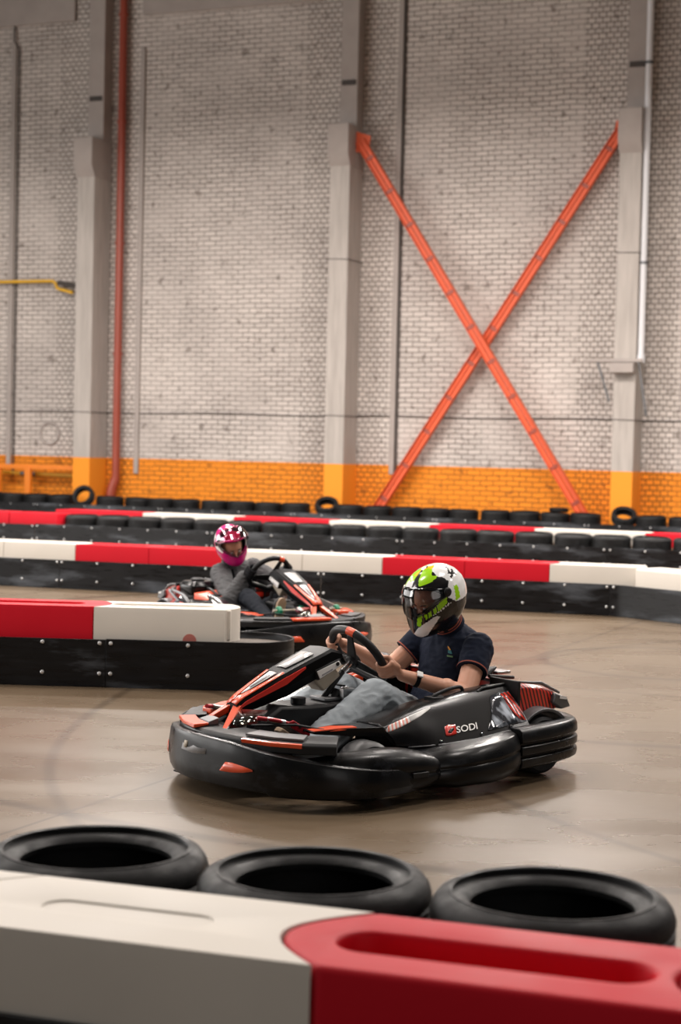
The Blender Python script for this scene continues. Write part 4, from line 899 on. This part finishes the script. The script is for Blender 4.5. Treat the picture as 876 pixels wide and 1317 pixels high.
def helmet(parent, loc, rotm, paint, visor, vis_up, port=PORT, S=1.08):
    """full-face helmet; own frame x forward, y left, z up"""
    PT = port + [(-a, z) for a, z in port[::-1]]
    NA, NZ = 180, 96; mb = MB(); idx = {}
    zs = [-.150 + .300 * (.5 - .5 * cos(pi * (i / (NZ - 1)) ** .93)) for i in range(NZ)]
    rings = [[hshell(360 * j / NA, min(z, .1496)) for j in range(NA)] for z in zs]
    mb.v = [q for r in rings for q in r]; mb.v.append(V(0, 0, .1505)); cols = []
    for i in range(NZ - 1):
        for j in range(NA):
            az = (j + .5) * 360 / NA; az = az - 360 if az > 180 else az; z = (zs[i] + zs[i + 1]) / 2
            if inpoly(az, z, PT): continue
            mb.f.append([i * NA + j, i * NA + (j + 1) % NA, (i + 1) * NA + (j + 1) % NA, (i + 1) * NA + j]); mb.m.append(0); cols.append(paint(az, z))
    for j in range(NA):
        mb.f.append([(NZ - 1) * NA + j, (NZ - 1) * NA + (j + 1) % NA, NZ * NA]); mb.m.append(0); cols.append(paint(90, .15))
    me = mb.mesh('helmet', [M['helmet'], M['blackcloth']], smooth=False, recalc=False)
    at = me.color_attributes.new('paint', 'FLOAT_COLOR', 'CORNER')
    for p, c in zip(me.polygons, cols):
        p.use_smooth = True
        for li in p.loop_indices: at.data[li].color = (*c, 1)
    o = link('helmet', me, parent); s_ = o.modifiers.new('thick', 'SOLIDIFY'); s_.thickness = .014; s_.offset = -1; s_.material_offset = 1
    o.matrix_local = Matrix.Translation(loc) @ rotm.to_4x4() @ Matrix.Scale(S, 4)
    # visor
    vb = MB(); nv, nw = 41, 13; 
    for i in range(nw):
        t = i / (nw - 1)
        for j in range(nv):
            u = -1 + 2 * j / (nv - 1); az = u * 84
            zl = interp([(0, -.028), (25, -.010), (45, .008), (58, .018), (84, .034)], abs(az)); zh = interp([(0, .112), (45, .104), (60, .092), (72, .076), (84, .060)], abs(az))
            vb.v.append(hshell(az, lerp(zl, zh, t), .006))
    vb.add([], []); 
    for i in range(nw - 1):
        for j in range(nv - 1): vb.f.append([i * nv + j, i * nv + j + 1, (i + 1) * nv + j + 1, (i + 1) * nv + j]); vb.m.append(0)
    if vis_up:
        P = V(0, 0, .045); R_ = Matrix.Rotation(radians(-vis_up), 3, 'Y'); vb.v = [P + (R_ @ (q - P)) * 1.045 for q in vb.v]
    vo = vb.build('visor', visor, o, sharp=180); s_ = vo.modifiers.new('thick', 'SOLIDIFY'); s_.thickness = .0025
    for sg in (1, -1):
        q = MB(); q.lathe([(0, .0), (.020, 0), (.022, .004), (.016, .010), (0, .011)], (0, 0, 0), 24, 'y')
        c = q.build('visor_pivot', M['dull'], vo, bevel=.001); p = hshell(82, .047, .006); c.location = (p.x, sg * p.y, p.z)
        if sg < 0: c.scale = (1, -1, 1)
    # rim seal round the opening
    rim = [hshell(a, z, .001) for a, z in PT if True]; MB().tube(rim, .0045, 8, loop=True).build('rim_seal', M['dull'], o)
    return o
def face_mesh(mb, c, F, L, U):
    """head: cranium, jaw, nose, lips, brows, ears"""
    R_ = Matrix((F, L, U)).transposed()
    mb.ball(c + U * .01, .098, .078, .108, 24, R_); mb.ball(c + F * .022 - U * .055, .068, .058, .062, 20, R_); mb.ball(c + F * .070 - U * .100, .025, .028, .02, 12, R_)
    mb.ball(c + F * .098 - U * .020, .016, .013, .026, 12, R_); mb.ball(c + F * .106 - U * .034, .013, .016, .011, 12, R_)
    mb.ball(c + F * .082 - U * .064, .014, .024, .007, 12, R_); mb.ball(c + F * .080 - U * .076, .013, .020, .008, 12, R_)
    for s in (-1, 1):
        mb.ball(c + F * .082 + L * s * .030 + U * .016, .012, .026, .010, 12, R_)
        mb.ball(c + F * .066 + L * s * .042 - U * .03, .022, .022, .022, 12, R_)
        mb.ball(c + L * s * .078 - U * .01, .018, .008, .030, 12, R_)
def seg(mb, a, b, ra, rb, n=18):
    a = Vector(a); b = Vector(b); mb.tube([a, b], [ra, rb], n); mb.ball(a, ra, seg=n); mb.ball(b, rb, seg=n)
def hand(mb, G, T, k, W, thumb=1, rim=.0195):
    """closed hand on the rim at G; T rim tangent, k from rim to knuckles, W wrist"""
    T = T.normalized(); k = (k - T * k.dot(T)).normalized(); b = T.cross(k) * -thumb; thumb = 1
    K0 = G + k * .040
    for j, (ln, rr) in enumerate(((1.0, .0098), (1.08, .0102), (1.0, .0098), (.85, .0085))):
        off = T * ((1.5 - j) * .0205) * thumb
        kn = K0 + off + b * .010
        mb.tube([W + (K0 - W) * .15 + off * .35, kn], [.016, .0125], 10); mb.ball(kn, .0128, seg=10)
        r = rim + .0085; pts = [kn] + [G + off + (k * cos(radians(a)) + b * sin(radians(a))) * r * q for a, q in ((48, 1.12), (85, 1.05), (125, 1.0), (165, 1.0), (200 * ln, 1.0))]
        mb.tube(pts, [rr * 1.12, rr * 1.08, rr, rr * .98, rr * .92, rr * .82], 10)
        for p, r_ in zip(pts[1:], (rr * 1.08, rr, rr * .98, rr * .92, rr * .82)): mb.ball(p, r_, seg=8)
    # palm and thumb
    pc = (K0 + W) * .5; ax = (K0 - W).normalized(); Rm = Matrix((ax, T, ax.cross(T))).transposed()
    mb.ball(pc, (K0 - W).length * .52, .040, .019, 16, Rm)
    tb = W + (K0 - W) * .35 + T * .036 * thumb; t1 = G + k * .030 + T * .046 * thumb - b * .018; t2 = G + k * .004 + T * .044 * thumb - b * .029; t3 = G - k * .016 + T * .038 * thumb - b * .025
    seg(mb, tb, t1, .016, .0125, 10); seg(mb, t1, t2, .0122, .0115, 10); seg(mb, t2, t3, .0115, .009, 10)
def torso(mb, prof, inf=0, n=28):
    """prof: list of (centre, half-depth, half-width, tilt axis) bottom to top"""
    rings = []
    for i, (c, d, w) in enumerate(prof):
        c = V(*c); a = V(*prof[max(i - 1, 0)][0]); b = V(*prof[min(i + 1, len(prof) - 1)][0]); t = (b - a).normalized()
        f = V(0, 1, 0).cross(t).normalized(); l = t.cross(f).normalized()
        rings.append([c + f * (d + inf) * math.copysign(abs(cos(q)) ** .85, cos(q)) + l * (w + inf) * math.copysign(abs(sin(q)) ** .85, sin(q)) for q in [2 * pi * k / n for k in range(n)]])
    mb.loft(rings)
def ringband(pts_c, axis, rx, ry, h, th, m, name, parent, X=None):
    """a flat ring of cloth around an axis"""
    ax = axis.normalized(); x = (X or ax.orthogonal()); x = (x - ax * x.dot(ax)).normalized(); y = ax.cross(x)
    mb = MB(); rings = []
    for k in range(36):
        a = 2 * pi * k / 36; d = x * cos(a) * 1.0; e = y * sin(a)
        o_ = pts_c + d * rx + e * ry; i_ = pts_c + d * (rx - th) + e * (ry - th)
        rings.append([i_ - ax * h / 2, o_ - ax * h / 2, o_ + ax * h / 2, i_ + ax * h / 2])
    mb.loft(rings, False, True, True); return mb.build(name, m, parent)
def ringpt(a, R=.158):
    S = V(-.02, 0, .552); e1 = V(0, 1, 0); e2 = V(.6, 0, .8); a = radians(a)
    return S + (e1 * cos(a) + e2 * sin(a)) * R, (e2 * cos(a) - e1 * sin(a)), (e1 * cos(a) + e2 * sin(a))
GREEN = (.36, .72, .01); BLK = (.008, .008, .009); WHT = (.86, .86, .85); YEL = (.80, .62, .02); ORG = (.85, .30, .02)
FOUR = [[(135, .121), (114, .101), (119, .098), (142, .119)], [(112, .1015), (127, .074), (133, .077), (118, .104)], [(136, .101), (106, .086), (109, .079), (139, .094)]]
def paint_green(az, z):
    a = az if az > -62 else -az
    four = FOUR
    for P in four:
        if inpoly(a, z, P): return BLK
    if inpoly(a, z, [(28, .150), (104, .150), (99, .140), (78, .134), (72, .127), (88, .117), (62, .110), (28, .110), (24, .128)]): return ORG if z > .1485 and a > 60 else GREEN
    if inpoly(a, z, [(56, .022), (72, .030), (83, .050), (97, .080), (93, .105), (78, .114), (60, .112), (48, .106)]): return BLK
    if inpoly(a, z, [(100, .050), (109, .046), (103, -.016), (91, -.014)]): return GREEN
    if inpoly(a, z, [(70, .149), (181, .149), (181, .08), (168, .07), (155, .024), (146, -.045), (112, -.035), (93, -.020), (77, .034), (84, .050), (98, .080), (94, .105), (84, .118), (88, .135)]): return YEL if z > .141 and 100 < a < 150 else WHT
    if inpoly(a, z, [(28, .150), (70, .150), (86, .136), (70, .131), (86, .119), (62, .112), (28, .112), (24, .128)]): return ORG if z > .144 and a > 50 else GREEN
    if inpoly(a, z, [(2, .150), (30, .150), (26, .128), (29, .110), (6, .108), (2, .128)]): return BLK
    if inpoly(a, z, [(-40, .150), (2, .150), (2, .128), (-20, .124)]): return YEL if z > .138 else GREEN
    if inpoly(a, z, [(-40, .08), (6, .104), (2, .130), (-24, .130), (-36, .12)]): return WHT
    if inpoly(a, z, [(-62, .05), (-38, .08), (-30, .120), (-20, .150), (-62, .150)]): return GREEN
    if inpoly(a, z, [(17, -.008), (27, -.006), (20, -.070), (11, -.062)]): return GREEN
    if inpoly(a, z, [(30, -.012), (52, .006), (66, .026), (78, .028), (76, .006), (60, -.016), (32, -.038)]):
        return BLK if (a % 9 < 2.2 and a < 62) else GREEN
    if inpoly(a, z, [(50, -.036), (58, -.05), (30, -.13), (-6, -.15), (-8, -.115), (18, -.068)]): return WHT
    if inpoly(a, z, [(46, -.024), (80, .0), (82, -.008), (48, -.032)]) and a % 5 < 3: return WHT
    if a > 92 and -.075 < z < -.028: return (.035, .037, .04)
    return BLK
PNK = (.62, .008, .19)
def paint_pink(az, z):
    a = abs(az)
    if z > .0 and 52 < a < 92 and z < .135: return WHT
    if 92 <= a < 130 and .03 < z < .07: return WHT
    if a < 8 and .112 < z < .14: return WHT
    if z < -.128: return BLK
    return PNK
def person(label, kartrz, kartloc, P, cfg):
    D = empty('person', kartloc, kartrz); tag(D, label, 'person')
    hd = P['head']; Rh = P['hrot']; F, L, U = Rh.col[0].copy(), Rh.col[1].copy(), Rh.col[2].copy()
    b = MB(); hc = hd - U * .012 + F * .018; face_mesh(b, hc, F, L, U)
    seg(b, hc - U * .05 - F * .03, P['neck'], .056, .060)
    torso(b, P['torso'], -.012)
    gl = MB() if cfg['gloves'] else b
    for s in ('L', 'R'):
        sg = 1 if s == 'L' else -1; sh, el, wr, (G, T, k) = P['sh' + s], P['el' + s], P['wr' + s], P['grip' + s]
        seg(b, sh, el, .058, .050); seg(b, el, wr, .049, .029)
        mid_ = el.lerp(wr, .3); b.ball(mid_, .050, .050, .050)
        hand(gl, G, T, k, wr, sg if cfg.get('th') is None else cfg['th'] * sg)
        if cfg['gloves']: seg(gl, wr, wr.lerp(el, .18), .031, .034)
        if cfg['gloves']: voxel(gl, 'glove', M['blackcloth'], D, .0042, 2); gl = MB()
        hp, kn, an, to = P['hp' + s], P['kn' + s], P['an' + s], P['toe' + s]
        seg(b, hp, kn, .075, .052); seg(b, kn, an, .052, .036); seg(b, an, to, .034, .026)
    voxel(b, 'body', M['skin'], D, .0042, 3)
    if cfg['gloves']: pass
    # eyes
    for s in (1, -1):
        e = MB(); e.ball(hc + F * .084 + L * s * .031 + U * .004, .0125, seg=14); eo = e.build('eye', M['eye'], D)
        e = MB(); e.ball(hc + F * .0935 + L * s * .031 + U * .002, .0055, seg=12); e.build('iris', M['iris'], eo)
        e = MB(); e.tube([hc + F * .092 + L * s * (.014) + U * .022, hc + F * .093 + L * s * .03 + U * .027, hc + F * .082 + L * s * .047 + U * .022], .0035, 8); e.build('eyebrow', M['hair'], D)
    # top garment
    t = MB(); torso(t, P['torso'], .006)
    for s in ('L', 'R'):
        sh, el, wr = P['sh' + s], P['el' + s], P['wr' + s]
        t.ball(sh, .076); 
        if cfg['long']:
            seg(t, sh, el, .082, .070); seg(t, el, wr.lerp(el, .08), .070, .045)
        else:
            e_ = sh.lerp(el, .50); t.tube([sh, e_], [.078, .072], 24)
    seg(t, P['neck'] - V(0, 0, .03), P['neck'] + (hc - P['neck']) * .12, .070, .066)
    sh_ = voxel(t, 'shirt' if not cfg['long'] else 'sweatshirt', cfg['top'], D, .006, 5, cfg.get('wr', .006), 11)
    if not cfg['long']:
        for s in ('L', 'R'):
            sh, el = P['sh' + s], P['el' + s]; ax = el - sh
            for t_, m_, nm in ((.475, M['navy'], 'cuff'), (.488, M['stripe'], 'cuff_stripe'), (.502, M['navy'], 'cuff')):
                ringband(sh.lerp(el, t_), ax, .0745 + (.001 if 'stripe' in nm else 0), .0745 + (.001 if 'stripe' in nm else 0), .006, .012, m_, nm, sh_)
        na = (hc - P['neck']); nx = F
        for d_, m_, nm in ((.016, M['navy'], 'collar'), (.031, M['stripe'], 'collar_stripe'), (.037, M['navy'], 'collar'), (.043, M['stripe'], 'collar_stripe')):
            ringband(P['neck'] + na.normalized() * (d_ - .004), na, .081 - d_ * .15, .081 - d_ * .15, .024 if d_ < .02 else .006, .008, m_, nm, sh_)
        # chest emblem: small bird-like stitched badge
        c = P['badge']; X, Y, N_ = P['badge_frame']
        for poly, m_ in (([(-.004, .016), (.010, .030), (.016, .034), (.014, .024), (.006, .014)], mat('gold_thread', (.75, .30, .03), .7)), ([(-.014, -.004), (.010, .000), (.012, .014), (-.006, .014)], mat('teal_thread', (.02, .16, .18), .7)), ([(-.020, -.020), (.014, -.018), (.014, -.010), (-.020, -.012)], mat('green_thread', (.10, .20, .08), .7))):
            q = MB(); n = len(poly); q.add([c + X * x + Y * y + N_ * z for z in (0, .0025) for x, y in poly], [tuple(range(n)), tuple(range(2 * n - 1, n - 1, -1))] + [(i, (i + 1) % n, n + (i + 1) % n, n + i) for i in range(n)]); q.build('chest_emblem', m_, sh_)
        q = MB(); q.box(-.004, .004, -.015, .015, -.004, .14, Matrix.Translation(P['placket']) @ Matrix.Rotation(radians(-24), 4, 'Y')); q.build('button_placket', M['navy'], sh_, bevel=.003)
    # neck warmer
    g = MB(); seg(g, P['neck'] + V(0, 0, .0), hc - U * .07 - F * .015, .066, .070); g.ball(hc - U * .085 + F * .02, .07, .06, .045)
    voxel(g, 'neck_warmer', M['blackcloth'], D, .006, 4, .006, 16)
    # trousers
    j = MB()
    pc = V(*P['torso'][0][0]); j.ball(pc + V(.02, 0, .0), .135, .165, .12); j.ball(V(*P['torso'][1][0]), .12, .15, .09)
    for s in ('L', 'R'):
        hp, kn, an = P['hp' + s], P['kn' + s], P['an' + s]
        seg(j, hp, kn, .098, cfg['knee'], 22); seg(j, kn, an, cfg['knee'], cfg['hem'], 22)
    voxel(j, cfg['legname'], cfg['leg'], D, .007, 5, cfg.get('lwr', .010), 9)
    # shoes
    for s in ('L', 'R'):
        an, to = P['an' + s], P['toe' + s]; d = (to - an).normalized(); up = (V(0, 0, 1) - d * d.z).normalized() if abs(d.z) < .9 else V(-1, 0, 0); l = up.cross(d)
        Rm = Matrix((d, l, up)).transposed(); q = MB()
        q.ball(an.lerp(to, .15), .055, .042, .050, 16, Rm); q.ball(an.lerp(to, .6), .10, .044, .036, 16, Rm); q.ball(an.lerp(to, .98), .055, .045, .030, 16, Rm)
        so = voxel(q, 'shoe', M['shoe'], D, .006, 3)
        q = MB(); oc = an.lerp(to, .52) - up * .038; pl = [(-.125, .0), (-.11, .030), (-.05, .034), (.04, .040), (.10, .040), (.135, .022), (.142, 0)]; pl = pl + [(x, -y) for x, y in pl[-2:0:-1]]
        q.prism(pl, -.010, .012, 'z', Matrix.Translation(oc) @ Rm.to_4x4()); q.build('sole', M['sole'], so, bevel=.004)
    helmet(D, hd, Rh, cfg['paint'], cfg['visor'], cfg['up'], S=cfg.get('S', 1.06))
    return D
def rotm(yaw, pitch, roll=0):
    return (Matrix.Rotation(radians(yaw), 3, 'Z') @ Matrix.Rotation(radians(pitch), 3, 'Y') @ Matrix.Rotation(radians(roll), 3, 'X'))
GL, TL, OL = ringpt(-22); GR, TR, OR_ = ringpt(166)
nW = V(-.8, 0, .6)
P1 = dict(head=V(-.455, .04, .818), hrot=rotm(0, 28), neck=V(-.575, .02, .665),
  torso=[((-.44, 0, .14), .12, .17), ((-.52, 0, .24), .125, .165), ((-.585, 0, .36), .118, .165), ((-.615, 0, .47), .122, .180), ((-.615, 0, .56), .112, .190), ((-.60, .0, .625), .085, .150), ((-.59, .0, .665), .06, .075)],
  shL=V(-.605, .195, .575), shR=V(-.60, -.195, .59), elL=V(-.435, .295, .375), elR=V(-.44, -.27, .43),
  wrL=GL + V(-.085, .035, -.035), wrR=GR + V(-.075, -.035, .0), gripL=(GL, TL, V(-.85, .35, -.1)), gripR=(GR, -TR, V(-.8, -.5, .1)),
  hpL=V(-.42, .095, .17), hpR=V(-.42, -.095, .17), knL=V(.0, .165, .385), knR=V(-.02, -.13, .375), anL=V(.40, .19, .17), anR=V(.40, -.19, .20), toeL=V(.52, .20, .27), toeR=V(.52, -.20, .30),
  badge=V(-.508, .098, .545), badge_frame=(V(-.25, .95, 0).normalized() * -1, V(-.12, 0, 1), V(.9, .35, .1).normalized()), placket=V(-.496, .0, .52))
D1 = person('person in a green and white helmet, navy polo and light jeans, driving the nearer kart', radians(218), (.085, 8.03, 0), P1,
  dict(gloves=False, long=False, top=M['navy'], leg=M['denim'], legname='jeans', knee=.076, hem=.080, paint=paint_green, visor=M['visor'], up=0, wr=.005, lwr=.009))
# watch on the left wrist
wx = P1['wrL'].lerp(P1['elL'], .22); ax = P1['elL'] - P1['wrL']
wt = empty('wristwatch'); wt.parent = D1
ringband(wx, ax, .037, .037, .020, .006, M['blackcloth'], 'watch', D1); bpy.data.objects.remove(wt)
wo = [o for o in D1.children if o.name.startswith('watch')][0]
zz = ax.normalized(); up_ = (V(-.1, 1.1, .9) - zz * zz.dot(V(-.1, 1.1, .9))).normalized(); ll = up_.cross(zz)
q = MB(); q.box(-.015, .015, -.016, .016, -.004, .006, Matrix.Translation(wx + up_ * .040) @ Matrix((zz, ll, up_)).transposed().to_4x4()); q.build('watch_case', M['white'], wo, bevel=.003)
GL, TL, OL = ringpt(10); GR, TR, OR_ = ringpt(175)
P2 = dict(head=V(-.40, -.125, .768), hrot=rotm(-4, 34, 16), neck=V(-.47, -.09, .60),
  torso=[((-.44, 0, .14), .11, .16), ((-.50, 0, .24), .115, .155), ((-.53, 0, .34), .11, .155), ((-.535, -.015, .43), .12, .165), ((-.515, -.035, .51), .11, .165), ((-.49, -.06, .57), .09, .13), ((-.475, -.085, .61), .055, .07)],
  shL=V(-.47, .12, .56), shR=V(-.45, -.185, .525), elL=V(-.25, .24, .45), elR=V(-.12, -.29, .345),
  wrL=GL + V(-.085, .02, -.01), wrR=GR + V(-.08, -.02, -.02), gripL=(GL, TL, V(-.85, .35, .1)), gripR=(GR, -TR, V(-.85, -.4, -.1)),
  hpL=V(-.42, .09, .17), hpR=V(-.42, -.09, .17), knL=V(-.0, .15, .37), knR=V(.0, -.19, .38), anL=V(.40, .19, .17), anR=V(.40, -.19, .19), toeL=V(.52, .20, .27), toeR=V(.455, -.19, .37), badge=None)
D2 = person('person in a pink helmet, grey sweatshirt and dark trousers, driving the further kart', K2ROT, K2LOC, P2,
  dict(gloves=True, long=True, top=M['hoodie'], leg=M['trouser'], legname='trousers', knee=.068, hem=.058, paint=paint_pink, visor=M['visor_pink'], up=58, S=.96, wr=.007, lwr=.006))
for s in ('L', 'R'):
    ringband(P2['wr' + s].lerp(P2['el' + s], .10), P2['el' + s] - P2['wr' + s], .040, .040, .018, .006, M['white'], 'glove_band', D2)
for sg in (1, -1):
    q = MB(); q.tube(catmull([(-.44, sg * .10, .625), (-.405, sg * .10, .53), (-.40, sg * .06, .42), (-.37, sg * .03, .30)], 5), .014, 8); q.build('shoulder_strap', M['blackcloth'], D2)
EXPOSURE = 0.5
def LIGHTS():
    # hall lamps hung above the track, tall windows in the left wall, an added fill light behind the camera
    for x in (-9, -3, 3, 9):
        for y, z, e in ((8, 7.0, 150), (13, 8.0, 180), (18, 8.2, 340), (24, 8.3, 620)):
            area('hall_lamp', (x, y - (x * .35 if y > 20 else 0), z), (0, 0, 0), 1.6, 1.0, e)
    area('window_light', (-17, 16, 4.2), (0, radians(-90), 0), 5, 24, 1750, (1, .97, .94))
    area('fill_light', (5, -7, 3.5), (radians(82), 0, radians(20)), 7, 5, 130, (1, .96, .92))
# ------------------------------------------------------------------ light and camera
sc = bpy.context.scene
w = bpy.data.worlds.new('hall_ambient'); sc.world = w; w.use_nodes = True
w.node_tree.nodes['Background'].inputs[0].default_value = (.80, .84, .90, 1); w.node_tree.nodes['Background'].inputs[1].default_value = .035
def area(name, loc, rot, sx, sy, e, c=(1, .925, .865)):
    l = bpy.data.lights.new(name, 'AREA'); l.shape = 'RECTANGLE'; l.size = sx; l.size_y = sy; l.energy = e; l.color = c
    o = bpy.data.objects.new(name, l); COL.objects.link(o); o.location = loc; o.rotation_euler = rot; return o
LIGHTS()
cam = bpy.data.cameras.new('camera'); co = bpy.data.objects.new('camera', cam); COL.objects.link(co); sc.camera = co
p_ = atan(80.5 / 2200); r_ = .0227
F_ = V(0, cos(p_), -sin(p_)); R0 = V(1, 0, 0); U0 = V(0, sin(p_), cos(p_))
EX = R0 * cos(r_) + U0 * sin(r_); EY = -R0 * sin(r_) + U0 * cos(r_)
co.matrix_world = Matrix(((EX.x, EY.x, -F_.x, 0), (EX.y, EY.y, -F_.y, 0), (EX.z, EY.z, -F_.z, 1.52), (0, 0, 0, 1)))
cam.sensor_fit = 'VERTICAL'; cam.sensor_height = 36; cam.lens = 2200 / 1317 * 36; cam.clip_end = 200; cam.clip_start = .05
cam.dof.use_dof = True; cam.dof.focus_distance = 7.8; cam.dof.aperture_fstop = 3.0
vs_ = sc.view_settings; vs_.view_transform = 'Standard'; vs_.look = 'None'; vs_.gamma = 1; vs_.use_curve_mapping = False; vs_.exposure = EXPOSURE
